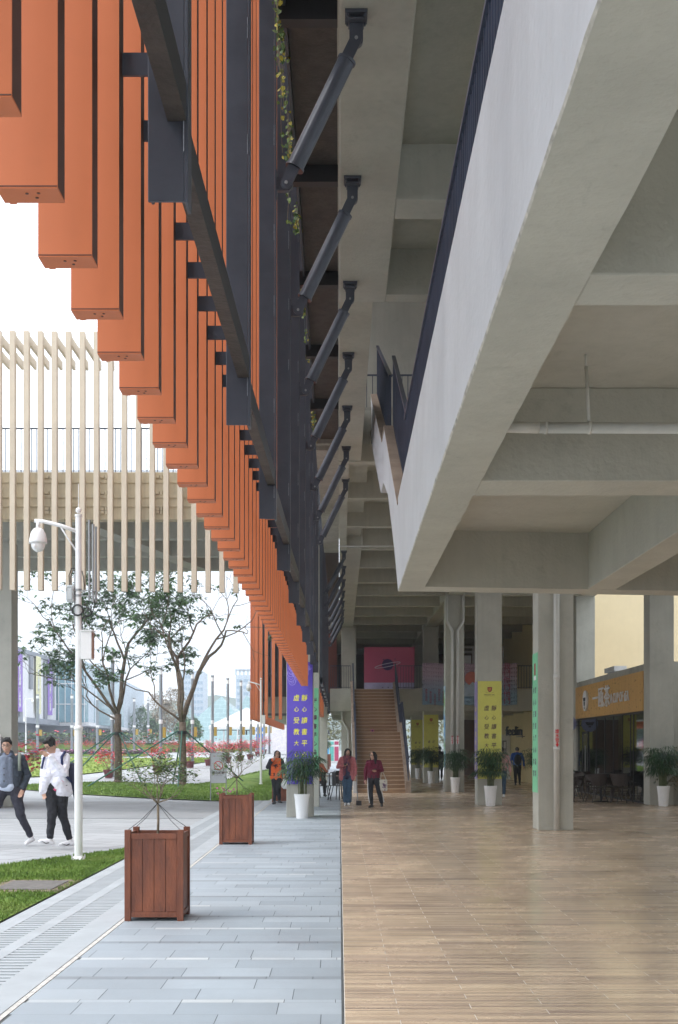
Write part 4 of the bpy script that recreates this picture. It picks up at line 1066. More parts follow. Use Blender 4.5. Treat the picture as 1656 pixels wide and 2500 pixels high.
# ------------------------------------------------------------------ white camera poles
def campole(loc, label, full=True, sc=1):
    s = empty('camera_pole', loc, label, 'camera pole')
    b = MB(); b.tube((0, 0, 0), (0, 0, 1.88), .058, n=24); b.lathe([(.058, 1.86), (.068, 1.88), (.068, 1.90), (.045, 1.93)], n=24, cap=False); b.tube((0, 0, 1.9), (0, 0, 4.93), .045, .043, 24)
    b.tube((0, 0, 4.93), (0, 0, 4.96), .052, n=20); b.ell((0, 0, 5.02), .042, n=14); b.tube((0, 0, 5.05), (0, 0, 5.4), .006, n=6)
    b.build('shaft', M['white'], s, world=False, smooth=False)
    b = MB(); b.tube((0, 0, 0), (0, 0, .05), .11, .07, 20)
    for a in range(4):
        x, y = math.cos(a * 1.57 + .7) * .10, math.sin(a * 1.57 + .7) * .10
        b.tube((x, y, 0), (x, y, .07), .012, n=6)
    b.build('foot', M['white'], s, world=False)
    b = MB(); b.path([(-.03, 0, 4.72), (-.25, 0, 4.80), (-.5, 0, 4.86), (-.63, 0, 4.87)], .028, 12); b.path([(-.02, 0, 4.42), (-.18, 0, 4.66), (-.26, 0, 4.79)], .012, 8); b.build('arm', M['white'], s, world=False, smooth=True)
    b = MB(); b.tube((-.58, 0, 4.86), (-.58, 0, 4.76), .03, n=12); b.lathe([(.03, 4.77), (.07, 4.75), (.105, 4.69), (.125, 4.60), (.128, 4.57), (.128, 4.545), (.10, 4.545)], (-.58, 0, 0), 24, cap=False)
    dm = b.build('camera_housing', M['white'], s, world=False, smooth=True)
    b = MB(); b.ell((-.58, 0, 4.53), .10, .10, .11, n=20); b.use(M['greyM']); b.ell((-.605, -.075, 4.50), .035, .03, .04, n=12); 
    b.mats = [M['white'], M['greyM']]; b.m = [0] * (len(b.f) - 0); b.build('camera_dome', None, s, world=False, smooth=True)
    b = MB(); b.box(.05, .20, -.07, .13, 2.88, 3.28).box(.04, .22, -.09, .15, 3.28, 3.295); b.build('cabinet', M['white'], s, world=False, bevel=.004)
    b = MB(); b.box(.201, .206, -.05, .12, 2.90, 3.26); b.build('cabinet_door', mat('cabinet_door', (.36, .27, .22), .4), s, world=False)
    if full:
        b = MB()
        for x, y, z0, z1 in ((.155, 0, 3.72, 4.86), (.21, .0, 3.70, 4.80), (.245, .03, 3.70, 4.77)): b.tube((x, y, z0), (x, y, z1), .017, n=12); b.tube((x, y, z1), (x, y, z1 + .02), .021, n=12)
        b.build('antenna', M['greyM'], s, world=False)
        b = MB(); 
        for z in (3.78, 3.86): b.tube((0, 0, z), (0, 0, z + .03), .05, n=20); b.box(-.1, .25, -.03, -.015, z, z + .015)
        b.build('clamp', M['greyM'], s, world=False)
        b = MB(); b.box(-.165, -.06, -.06, .05, 3.70, 3.94); b.box(-.158, -.08, -.068, -.06, 3.73, 3.91); b.build('junction_box', mat('box_grey', (.50, .53, .54), .5), s, world=False, bevel=.012)
        b = MB()
        b.path([(-.13, 0, 3.94), (-.13, -.03, 4.08), (-.09, -.05, 4.18), (-.04, -.05, 4.18)], .008, 6); b.path([(-.11, 0, 3.94), (-.11, -.03, 4.06), (-.07, -.05, 4.14), (-.04, -.05, 4.15)], .007, 6)
        for cx, cz, r, th in ((0, 3.58, .075, .013), (.14, 3.56, .06, .007), (.13, 3.62, .06, .005)):
            b.path([(cx + math.cos(t * .3491) * r, -.065, cz + math.sin(t * .3491) * r) for t in range(19)], th, 6)
        b.path([(-.12, 0, 3.70), (-.10, -.03, 3.58), (-.04, -.06, 3.5)], .007, 6)
        for x in (.1, .15, .2, .235): b.path([(x, 0, 3.72), (x - .01, -.03, 3.6), (x - .05, -.05, 3.5), (.06, -.05, 3.46)], .006, 6)
        b.path([(.05, 0, 3.46), (.055, 0, 3.3)], .007, 6); b.path([(.05, .0, 4.15), (.075, 0, 4.05), (.08, 0, 3.95), (.08, 0, 3.8)], .008, 6)
        b.build('cable', M['black'], s, world=False, smooth=True)
        b = MB(); b.tube((-.06, .03, 3.35), (-.06, .03, 4.15), .010, n=8); b.build('rod', M['greyM'], s, world=False)
    if sc != 1: s.scale = (sc,) * 3
    return s
campole((-3.75, 18.25, 0), 'nearest tall white camera pole with cables and antennas, standing in the small lawn')
campole((-3.46, 56, 0), 'white camera pole left of the purple banner, beyond the orange wing corner', full=False, sc=.93)
c3 = campole((-27.9, 113, gz(-27.9, 113)), 'small far white camera pole by the museum wall, seen beside the grey column', full=False, sc=1.05)
c3.rotation_euler = (0, 0, R(180))

# ------------------------------------------------------------------ signs and banners
nos = empty('no_smoking_sign', (-3.7, 38.8, 0), 'grey standing board with red no smoking symbol behind the second planter box', 'sign')
MB().box(-.235, .235, 0, .03, .54, 1.46).build('panel', mat('sign_grey', (.58, .61, .62), .5, var=.02), nos, world=False)
MB().box(-.25, -.225, -.01, .04, 0, 1.47).box(.225, .25, -.01, .04, 0, 1.47).box(-.225, .225, -.008, .038, 1.455, 1.475).build('frame', M['greyM'], nos, world=False)
b = MB(); b.use(M['red'])
def ring(mb, cx, y, cz, r0, r1, n=36, ry=1, a0=0, a1=2 * math.pi, th=.003):
    for i in range(n):
        t0, t1 = a0 + (a1 - a0) * i / n, a0 + (a1 - a0) * (i + 1) / n
        mb.prism([(cx + math.cos(t0) * r0, cz + math.sin(t0) * r0 * ry), (cx + math.cos(t1) * r0, cz + math.sin(t1) * r0 * ry), (cx + math.cos(t1) * r1, cz + math.sin(t1) * r1 * ry), (cx + math.cos(t0) * r1, cz + math.sin(t0) * r1 * ry)], 'y', y - th, y)
b.use(M['white']); b.disc((0, -.001, 1.07), .13, (0, 1, 0), .002, 36)
b.use(M['blackT']); b.box(-.08, .05, -.005, -.003, 1.045, 1.068); b.box(.056, .062, -.005, -.003, 1.045, 1.068).box(.066, .072, -.005, -.003, 1.045, 1.068)
ring(b, .055, -.0035, 1.10, .018, .024, 12, 1, 0, 4, .002); ring(b, .035, -.0035, 1.125, .02, .026, 12, 1, 0, 4, .002)
b.use(M['red']); ring(b, 0, -.003, 1.07, .118, .14); b.prism([(-.088, 1.142), (-.073, 1.157), (.088, .997), (.073, .982)], 'y', -.0085, -.006)
b.use(M['red']); b.box(-.135, -.115, -.003, -.001, 1.345, 1.37); b.use(M['greyM']); b.box(-.10, .11, -.003, -.001, 1.353, 1.361)
b.build('symbol', None, nos, world=False)
text('禁止吸烟', .095, (0, -.003, .845), FC, M['blackT'], nos, off=.002, world=False)
text('NO SMOKING AREA', .028, (0, -.003, .765), FC, M['greyM'], nos, off=.0005, world=False)

TXT1, TXT2 = '虛心受教大心容眾', '靜心讀書平心論事'
def swirls(mb, x0, x1, z0, z1, y, n, rr, m):
    mb.use(m)
    for i in range(n):
        cx, cz, r = rr.uniform(x0 + .08, x1 - .08), rr.uniform(z0 + .08, z1 - .08), rr.uniform(.035, .075); a = rr.uniform(0, 6.28)
        ring(mb, cx, y - i * .00012, cz, r, r + .016, 14, 1, a, a + 4.2, .001)
        ring(mb, cx, y - i * .00012, cz, r * .35, r * .35 + .014, 8, 1, a, a + 4.2, .001)
def crest(mb, cx, y, cz, s, shield, gold, orn):
    mb.use(shield); mb.prism([(cx - .5 * s, cz + .55 * s), (cx + .5 * s, cz + .55 * s), (cx + .5 * s, cz - .1 * s), (cx + .3 * s, cz - .4 * s), (cx, cz - .6 * s), (cx - .3 * s, cz - .4 * s), (cx - .5 * s, cz - .1 * s)], 'y', y - .002, y)
    mb.use(gold); ring(mb, cx, y - .0022, cz + .05 * s, .22 * s, .30 * s, 12, 1, .4, 4.6, .001); ring(mb, cx + .05 * s, y - .0024, cz + .1 * s, .08 * s, .16 * s, 8, 1, 0, 5, .001)
    mb.prism([(cx - .35 * s, cz - .15 * s), (cx + .1 * s, cz - .25 * s), (cx + .35 * s, cz + .35 * s), (cx + .05 * s, cz - .05 * s)], 'y', y - .0036, y - .0026)
    mb.use(orn); ring(mb, cx, y - .0005, cz - .35 * s, .85 * s, .95 * s, 16, .45, 3.5, 5.9, .001)
def vbanner(x0, x1, y, z0, z1, m, ink, label, swirl=None, cr=True, group=None, tz=None, ts=.115, seed=1, gap=.225):
    e = empty('banner', ((x0 + x1) / 2, y, z0), label, 'banner', group)
    MB().box(x0, x1, y - .006, y, z0, z1).build('cloth', m, e)
    rr = random.Random(seed)
    if swirl:
        b = MB(); swirls(b, x0, x1, z1 - .55, z1, y - .0065, 26, rr, swirl); swirls(b, x0, x1, z0, z0 + .6, y - .0065, 22, rr, swirl); b.build('cloud_pattern', None, e)
    if cr:
        b = MB(); crest(b, (x0 + x1) / 2, y - .0065, z1 - .24, .13, mat('crest_maroon', (.30, .05, .05), .6), mat('crest_gold', (.70, .32, .04), .6), mat('crest_scroll', (.35, .26, .06), .6)); b.build('crest', None, e)
        text('香港中文大學（深圳）', .03, ((x0 + x1) / 2, y - .0075, z1 - .385), FC, ink, e, off=.0003)
        text('The Chinese University of Hong Kong, Shenzhen', .014, ((x0 + x1) / 2, y - .0075, z1 - .415), FC, ink, e)
    t0 = tz if tz else z1 - .62
    for k, s in enumerate((TXT1, TXT2)):
        for i, ch in enumerate(s):
            zz = t0 - i * gap
            if zz < z0 + .1: break
            sm = .8 if ch in '心大' else 1
            text(ch, ts * sm, (x0 + (x1 - x0) * (.36, .67)[k], y - .0075, zz), FC, ink, e, off=.0012, shear=.10, sx=.92, ext=.001)
    return e
pur = mat('purple_cloth', (.115, .075, .50), .7, var=.06, vs=2); purL = mat('purple_pattern', (.29, .24, .68), .7)
yel = mat('yellow_cloth', (.68, .66, .15), .7, var=.05, vs=2); yink = mat('yellow_ink', (.90, .85, .03), .6); dink = mat('dark_ink', (.07, .02, .06), .6)
grn = mat('green_cloth', (.20, .58, .33), .7, var=.05)
vbanner(-1.215, -.62, 29.44, .77, 3.60, pur, yink, 'tall purple banner with yellow calligraphy on the front column', purL, cr=False, tz=2.76, ts=.155, gap=.262)
MB().box(-.604, -.598, 29.46, 30.09, .77, 3.6).build('banner_edge', M['white'], COL.objects['banner'])
vbanner(3.895, 4.555, 35.69, .74, 3.49, yel, dink, 'yellow green banner with dark calligraphy on the second hall column', None, seed=3, tz=2.72, ts=.16, gap=.262, group='yellow crest banners on the hall columns')
vbanner(3.89, 4.56, 58.49, .72, 3.15, yel, dink, 'shaded yellow crest banner on the column just right of the stair foot', None, seed=3, group='yellow crest banners on the hall columns', tz=1.9)
vbanner(3.89, 4.56, 68.69, .72, 3.15, yel, dink, 'shaded yellow crest banner on the farthest hall column', None, seed=3, group='yellow crest banners on the hall columns', tz=1.9)
# green banners: on the left face of the nearest hall column, and on the column behind the purple one
e = empty('banner', (3.87, 25.1, .73), 'narrow looking green banner with dark writing on the nearest hall column', 'banner')
MB().box(3.872, 3.879, 24.83, 25.47, .73, 3.48).build('cloth', grn, e)
for k, s in enumerate((TXT1, TXT2)):
    for i, ch in enumerate(s): text(ch, .13, (3.870, 25.28 - k * .24, 2.74 - i * .235), FL, dink, e, off=.003, ext=.0008)
b = MB(); b.use(mat('crest_maroon', (0, 0, 0))); b.box(3.869, 3.8715, 25.06, 25.24, 3.05, 3.28); b.use(M['white']); b.box(3.8695, 3.8718, 25.02, 25.28, 2.95, 3.03); b.build('crest', None, e)
e = empty('banner', (-.85, 34.74, .9), 'green banner on the column right behind the purple one', 'banner')
MB().box(-1.17, -.575, 34.735, 34.745, 1.0, 3.25).build('cloth', grn, e)
for i, ch in enumerate(TXT2): text(ch, .15, (-.69, 34.733, 2.9 - i * .235), FC, dink, e, off=.003, ext=.0008)
e = empty('banner', (3.87, 36, .74), 'purple banner edge seen on the left face of the second hall column', 'banner')
MB().box(3.871, 3.879, 35.72, 36.37, .74, 3.49).build('cloth', mat('pale_purple', (.30, .24, .46), .7), e)
for i, ch in enumerate(TXT1): text(ch, .15, (3.869, 36.05, 2.7 - i * .235), FL, yink, e, off=.003, ext=.0008)
def picture_mat():
    m, nt, b = _nodes('mural_print'); tc = N(nt, 'ShaderNodeTexCoord'); n = N(nt, 'ShaderNodeTexNoise', Scale=2.2, Detail=5.0)
    L(nt, tc.outputs['Object'], n.inputs['Vector']); rp = N(nt, 'ShaderNodeValToRGB'); e = rp.color_ramp.elements; e.new(.45); e.new(.55); e.new(.62)
    for q, (p, c) in zip(e, ((.3, (.05, .25, .6)), (.42, (.15, .5, .8)), (.5, (.75, .85, .9)), (.58, (.15, .45, .12)), (.7, (.5, .6, .15)))): q.position = p; q.color = (*c, 1)
    L(nt, n.outputs[0], rp.inputs[0]); L(nt, rp.outputs[0], b.inputs['Base Color']); return m
tag(MB().box(3.872, 3.879, 46.52, 47.17, .9, 3.9).build('mural', picture_mat()), 'blue and green landscape print on the left face of the column with two pipes', 'print')

# planet poster on the gallery
e = empty('poster', (2.27, 58, 4.25), 'large pink poster with a dark ringed planet above the stair', 'poster')
pk = mat('poster_pink', (.50, .085, .17), .7, var=.05, vs=.6); vio = mat('planet_violet', (.055, .025, .12), .6); lilac = mat('poster_border', (.45, .42, .62), .7)
MB().box(1.13, 3.43, 57.96, 58.0, 4.25, 6.22).build('frame', M['greyM'], e)
MB().box(1.13, 3.43, 57.94, 57.955, 4.60, 6.22).build('panel', pk, e)
MB().box(1.13, 3.43, 57.94, 57.955, 4.255, 4.598).build('border_strip', lilac, e)
b = MB(); b.use(vio); b.disc((2.20, 57.935, 5.42), .26, (0, 1, 0), .006, 32); 
for dx, dz, r in ((-.19, .23, .03), (.34, .25, .025), (-.34, .06, .02)): b.disc((2.20 + dx, 57.935, 5.42 + dz), r, (0, 1, 0), .006, 12)
b.use(mat('ring_pale', (.62, .55, .66), .6))
pts = [(2.20 + .58 * math.cos(t) , 57.925 - (.012 if math.sin(t) < 0 else -.008), 5.40 + .075 * math.sin(t) + .12 * math.cos(t)) for t in [i * .1745 for i in range(37)]]
b.path(pts, .014, 5); b.build('planet', None, e)
b = MB(); b.use(vio)
for x in (1.95, 2.2, 2.42, 2.55, 2.7, 2.95): b.box(x, x + .05, 57.93, 57.939, 4.36, 4.40)
b.build('small_print', None, e)
# pale blue-pink cloth banner on the gallery railing
def grad():
    m, nt, b = _nodes('banner_gradient'); tc = N(nt, 'ShaderNodeTexCoord'); sp = N(nt, 'ShaderNodeSeparateXYZ'); L(nt, tc.outputs['Generated'], sp.inputs[0])
    rp = N(nt, 'ShaderNodeValToRGB'); e = rp.color_ramp.elements; e[0].position = .25; e[0].color = (.27, .42, .58, 1); e[1].position = .75; e[1].color = (.48, .36, .46, 1)
    L(nt, sp.outputs[2], rp.inputs[0]); L(nt, rp.outputs[0], b.inputs['Base Color']); b.inputs['Roughness'].default_value = .8; return m
e = empty('banner', (5.8, 56.3, 3.5), 'wide pale blue and pink cloth banner hung on the gallery railing', 'banner')
b = MB(); nxx = 40
for i in range(nxx):
    for j in range(10):
        def q(i, j): 
            u, v = i / nxx, j / 10; x = 3.68 + 4.2 * u; z = 3.52 + 1.85 * v
            return (x, 56.3 + .02 * math.sin(9 * u + 4 * v) + .015 * math.sin(25 * u * (1 - v)), z + .02 * math.sin(20 * u))
        b.quad(q(i, j), q(i + 1, j), q(i + 1, j + 1), q(i, j + 1))
o = b.build('cloth', grad(), e, smooth=True); md = o.modifiers.new('t', 'SOLIDIFY'); md.thickness = .004
maroon = mat('maroon_ink', (.30, .06, .12), .7)
text('我\n們\n、\n你\n們\n、', .30, (6.95, 56.23, 4.42), FC, maroon, e, off=.004, line=.95)
text('我\n們\n你\n們\n他\n們', .32, (7.42, 56.22, 4.45), FC, maroon, e, off=.004, line=.95)
for k in range(7): text('春風化雨桃李芬芳'[k % 4:k % 4 + 5].replace('', '\n').strip(), .11, (3.85 + k * .19, 56.22, 3.95 - .1 * (k % 3)), FC, maroon, e, off=.001)
b = MB(); b.disc((5.85, 56.23, 4.7), .30, (0, 1, 0), .01, 32); b.build('sun_disc', mat('coral_ink', (.60, .19, .15), .7), e)
b = MB(); b.prism([(5.35, 4.15), (5.6, 4.5), (5.75, 4.4), (5.9, 4.55), (6.05, 4.42), (6.4, 4.2), (6.6, 3.9), (5.2, 3.9)], 'y', 56.215, 56.22); b.build('wave_print', mat('wave_blue', (.42, .52, .64), .7), e)
# white display racks standing on the gallery
for k, x0 in enumerate((4.95, 6.3)):
    e = empty('display_rack', (x0 + .6, 58.8, 4.25), ('white metal display rack left of the yellow bannered column, on the gallery', 'white metal display rack right of the yellow bannered column, on the gallery')[k], 'rack', 'white racks on the gallery')
    b = MB()
    for x in (x0, x0 + .62, x0 + 1.24):
        for y in (58.6, 59.1): b.box(x, x + .035, y, y + .035, 4.25, 6.3)
    for z in (4.7, 5.4, 6.05, 6.27):
        for y in (58.6, 59.1): b.box(x0, x0 + 1.27, y + .002, y + .033, z, z + .03)
    b.build('frame', M['white'], e)
    b = MB(); b.box(x0 + .1, x0 + .55, 58.8, 58.82, 5.45, 5.9).box(x0 + .7, x0 + 1.15, 58.8, 58.82, 5.45, 5.9).box(x0 + .1, x0 + .55, 58.8, 58.82, 4.75, 5.2).box(x0 + .7, x0 + 1.15, 58.8, 58.82, 4.75, 5.2); b.build('panel', M['white'], e)
# sign on the yellow hall wall
e = empty('wall_sign', (8.6, 60.5, 2.4), 'dark projecting lettering on the yellow hall wall', 'sign')
text('feelingU', .62, (8.62, 61.2, 2.42), (R(90), 0, R(-62)), M['blackT'], e, off=.01, ext=.03)
MB().box(8.66, 8.776, 60.1, 62.3, 2.15, 2.18).build('fixing_rail', M['black'], e)
e = empty('open_door', (8.7, 66, 0), 'white door leaf standing open in the yellow hall wall', 'door')
MB().box(7.95, 8.75, 65.0, 65.05, .02, 2.3).build('leaf', M['white'], e); MB().box(7.99, 8.05, 64.93, 64.97, .9, 1.4).build('handle', M['greyM'], e)
MB().box(8.25, 8.55, 64.985, 64.997, .6, 2.0).build('pane', M['greyM'], e)
# poster by the left grey column
e = empty('poster', (-9.3, 34.0, 0), 'white standing poster with red vertical lettering by the grey footbridge column', 'poster')
b = MB(); b.use(mat('poster_white', (.75, .74, .76), .6, var=.02)); b.box(-9.75, -9.08, 34.0, 34.03, .1, 1.98); b.use(mat('poster_blue', (.02, .16, .55), .6)); b.box(-9.75, -9.081, 33.996, 33.999, .1, 1.45); b.build('panel', None, e)
MB().box(-9.76, -9.74, 34.03, 34.3, 0, 1.9).box(-9.1, -9.08, 34.03, 34.3, 0, 1.9).build('stand', M['greyM'], e)
rd = mat('crimson_print', (.50, .03, .12), .6)
text('17', .17, (-9.50, 33.994, 1.87), FC, rd, e, off=.004); MB().box(-9.405, -9.395, 33.990, 33.994, 1.72, 1.95).build('rule_line', rd, e)
text('ENGLISH', .13, (-9.31, 33.994, 1.70), (R(90), R(-90), 0), rd, e, off=.003, sx=.95)
text('ANIMATOR', .13, (-9.16, 33.994, 1.66), (R(90), R(-90), 0), rd, e, off=.003, sx=.95)
# ------------------------------------------------------------------ tea shop front
e = empty('shop_front', (8.75, 41, 0), 'glazed tea shop front with wooden signboard between two grey columns', 'shop front')
MB().box(8.70, 8.76, 36.44, 46.79, 2.68, 3.825).build('signboard', M['board'], e)
kn = MB(); rr = random.Random(2)
for i in range(150): kn.disc((8.699, rr.uniform(36.5, 46.7), rr.uniform(2.72, 3.78)), rr.uniform(.012, .03), (1, 0, 0), .002, 7)
kn.build('knots', mat('knot', (.20, .09, .03), .6), e)
MB().box(8.79, 8.80, 36.7, 46.75, .05, 2.66).build('glass', M['glass'], e)
f = MB(); f.box(8.76, 8.83, 36.44, 46.79, 2.62, 2.675).box(8.77, 8.83, 36.44, 46.79, 0, .05)
for y in (37.9, 38.3, 39.4, 40.7, 42.0, 43.4, 46.6): f.box(8.775, 8.815, y, y + .045, .05, 2.62)
f.box(8.76, 8.83, 44.8, 44.9, .05, 2.2).box(8.76, 8.83, 45.75, 45.85, .05, 2.2).box(8.76, 8.83, 44.8, 45.85, 2.12, 2.2)
f.build('window_frame', M['black'], e)
d = MB().box(8.772, 8.785, 44.9, 45.75, .06, 2.1).build('door', mat('door_dark', (.02, .02, .022), .1), e)
MB().box(8.70, 8.73, 45.0, 45.04, .5, 1.7).build('handle', M['greyM'], d)
b = MB(); b.disc((8.66, 44.7, 3.27), .36, (1, 0, 0), .07, 40); b.build('round_emblem', M['white'], e)
b = MB(); b.prism([(44.9, 3.38), (44.5, 3.38), (44.56, 3.25), (44.84, 3.25)], 'x', 8.612, 8.622).prism([(44.82, 3.23), (44.58, 3.23), (44.65, 3.08), (44.75, 3.08)], 'x', 8.612, 8.622).prism([(44.75, 3.05), (44.65, 3.05), (44.66, 2.98), (44.74, 2.98)], 'x', 8.612, 8.622); b.build('cup_emblem', M['blackT'], e)
text('一瓯茶', .74, (8.67, 42.1, 3.24), FL, M['whitepot'], e, off=.004, ext=.012, sx=1.25, spacing=1.05)
text('A CUP OF tEA', .44, (8.67, 39.35, 3.17), FL, M['whitepot'], e, off=.002, ext=.012, sx=.95)
# projecting round sign
pj = empty('projecting_sign', (8.5, 46.2, 2.35), 'round lilac sign on a black arm under the wooden signboard', 'sign')
b = MB(); b.disc((8.40, 46.6, 2.50), .30, (0, 1, 0), .08, 36); b.build('disc', mat('lilac_acrylic', (.30, .33, .55), .4), pj)
b = MB(); b.prism([(8.23, 2.56), (8.57, 2.56), (8.50, 2.44), (8.30, 2.44)], 'y', 46.55, 46.559).prism([(8.34, 2.42), (8.46, 2.42), (8.44, 2.37), (8.36, 2.37)], 'y', 46.55, 46.559); b.build('cup_mark', M['blackT'], pj)
MB().box(8.70, 8.77, 46.59, 46.61, 2.56, 2.58).box(8.70, 8.77, 46.59, 46.61, 2.42, 2.44).build('arm', M['black'], pj)

# rattan cafe chairs and tables outside the shop
wick = mat('dark_rattan', (.060, .045, .038), .6, var=.3, vs=40, bump=.4, bs=80)
def rattan():
    s = empty('rattan_chair', (0, 0, 0), None, 'chair', 'dark rattan chairs outside the tea shop'); 
    b = MB(); b.ell((0, 0, .43), .24, .23, .03, n=16); b.build('seat', wick, s, world=False, smooth=True)
    b = MB(); n = 16
    for j in range(5):
        z0, z1 = .50 + j * .07, .57 + j * .07
        for i in range(n):
            a0, a1 = R(-20 + 220 * i / n), R(-20 + 220 * (i + 1) / n); r0 = .26 + .02 * j
            if j == 4 and not 3 < i < 12: continue
            if j < 2 and not 2 < i < 13: continue
            b.quad((math.cos(a0) * r0, math.sin(a0) * r0, z0), (math.cos(a1) * r0, math.sin(a1) * r0, z0), (math.cos(a1) * (r0 + .02), math.sin(a1) * (r0 + .02), z1), (math.cos(a0) * (r0 + .02), math.sin(a0) * (r0 + .02), z1))
    o = b.build('backrest', wick, s, world=False); md = o.modifiers.new('t', 'SOLIDIFY'); md.thickness = .02
    for a in (-35, 35, 145, 215): 
        x, y = math.cos(R(a)), math.sin(R(a)); MB().path([(x * .20, y * .20, .42), (x * .24, y * .24, .25), (x * .33, y * .33, 0)], .016, 7).build('leg', wick, s, world=False)
    b = MB(); b.path([(math.cos(R(t)) * .30, math.sin(R(t)) * .30, .66 + .12 * max(0, math.sin(R(t)))) for t in range(-30, 211, 20)], .022, 8)
    for a in (-30, 210): x, y = math.cos(R(a)), math.sin(R(a)); b.path([(x * .30, y * .30, .66), (x * .33, y * .33, .52), (x * .24, y * .24, .42)], .018, 7)
    b.build('armrest', wick, s, world=False, smooth=True)
    return s
ch = rattan(); first = True
for x, y, rz, lab in ((7.62, 37.6, 3.5, 'closest to the camera, seen from its back'), (8.25, 38.5, 1.9, 'close against the glass beside the nearest table'), (8.3, 37.3, 2.4, 'nearest to the right end of the glass'), (7.0, 38.0, 5.2, 'half hidden by the nearest hall column'),
    (7.3, 40.2, 0.3, 'behind the nearest round table, facing out'), (8.1, 40.6, 1.0, 'in the middle row beside the glass'), (7.6, 42.3, 3.3, 'in the row by the shop door'), (8.2, 43.6, 1.2, 'farthest back near the shop door')):
    o = ch if first else copy_tree(ch); first = False
    o.location = (x, y, 0); o.rotation_euler = (0, 0, rz); o['label'] = 'dark rattan chair ' + lab
def ctable():
    s = empty('cafe_table', (0, 0, 0), None, 'table', 'round dark cafe tables outside the tea shop'); b = MB(); b.tube((0, 0, .72), (0, 0, .745), .36, n=32); b.build('tabletop', wick, s, world=False)
    b = MB(); b.tube((0, 0, .03), (0, 0, .72), .03, n=12); b.build('pedestal', M['black'], s, world=False)
    b = MB(); b.tube((0, 0, 0), (0, 0, .03), .24, .2, n=24); b.build('foot', M['black'], s, world=False); return s
tb = ctable(); tb.location = (7.85, 38.1, 0); tb['label'] = 'round dark cafe table nearest the glass'
o = copy_tree(tb); o.location = (6.9, 39.0, 0); o['label'] = 'round dark cafe table carrying two white cups, half hidden by the column'
o = copy_tree(tb); o.location = (7.8, 42.9, 0); o['label'] = 'round dark cafe table by the shop door'
for k, x in enumerate((6.98, 7.14)):
    s = empty('small_plant_pot', (x, 38.85, .745), ('left small white pot with a green plant on the cafe table', 'right small white pot with a green plant on the cafe table')[k], 'plant pot', 'small pots on the cafe table')
    b = MB(); b.lathe([(.045, 0), (.06, .11), (.055, .11), (0, .09)], n=16, cap=False); b.build('pot', M['whitepot'], s, world=False, smooth=True)
    b = MB()
    for j in range(60): a = rnd.uniform(0, 6.28); leaf(b, (rnd.gauss(0, .03), rnd.gauss(0, .03), .12 + rnd.random() * .04), (math.cos(a), math.sin(a), rnd.uniform(0, 1)), (0, 0, 1), .08, .02)
    b.build('plant', M['palm'], s, world=False)

# black metal cafe set by the paving edge, behind the banner columns
def metal_chair():
    s = empty('metal_chair', (0, 0, 0), None, 'chair', 'black metal chairs behind the bannered columns')
    b = MB(); b.box(-.19, .19, -.18, .18, .44, .46); b.build('seat', M['black'], s, world=False, bevel=.006)
    b = MB(); b.path([(-.18, .17, .45), (-.19, .2, .8), (-.1, .21, .86), (.1, .21, .86), (.19, .2, .8), (.18, .17, .45)], .014, 7); b.box(-.07, .07, .185, .2, .46, .85); b.build('backrest', M['black'], s, world=False)
    for sx in (-1, 1):
        for sy in (-1, 1): MB().tube((sx * .16, sy * .15, .44), (sx * .23, sy * .22, 0), .016, .012, 7).build('leg', M['black'], s, world=False)
    return s
mc = metal_chair(); first = True
for x, y, rz, lab in ((-.52, 39.0, 3.3, 'with its back to the camera, just right of the green banner'), (-.05, 39.3, 2.5, 'nearest to the woman in pink, turned sideways'), (.02, 41.2, .4, 'behind the table, facing the camera'), (-.75, 41.5, 5.9, 'under the seated person in orange')):
    o = mc if first else copy_tree(mc); first = False
    o.location = (x, y, 0); o.rotation_euler = (0, 0, rz); o['label'] = 'black metal chair ' + lab
s = empty('metal_table', (-.35, 40.2, 0), 'black table with pale edged top behind the bannered columns', 'table')
MB().box(-.45, .45, -.4, .4, .72, .74).build('tabletop', mat('table_brown', (.20, .13, .09), .5), s, world=False)
for sx in (-1, 1):
    for sy in (-1, 1): MB().tube((sx * .38, sy * .33, .72), (sx * .44, sy * .38, 0), .022, n=8).build('leg', M['black'], s, world=False)
# long handled dustpan held beside the pink coated woman is leaning on the floor
s = empty('dustpan', (.52, 35.6, 0), 'long handled dustpan standing on the tiles beside the woman in pink', 'dustpan')
MB().tube((0, 0, .08), (-.06, .02, .95), .012, n=8).build('handle', M['greyM'], s, world=False)
MB().box(-.05, .10, -.06, .06, 0, .13).build('pan', M['black'], s, world=False, bevel=.01)

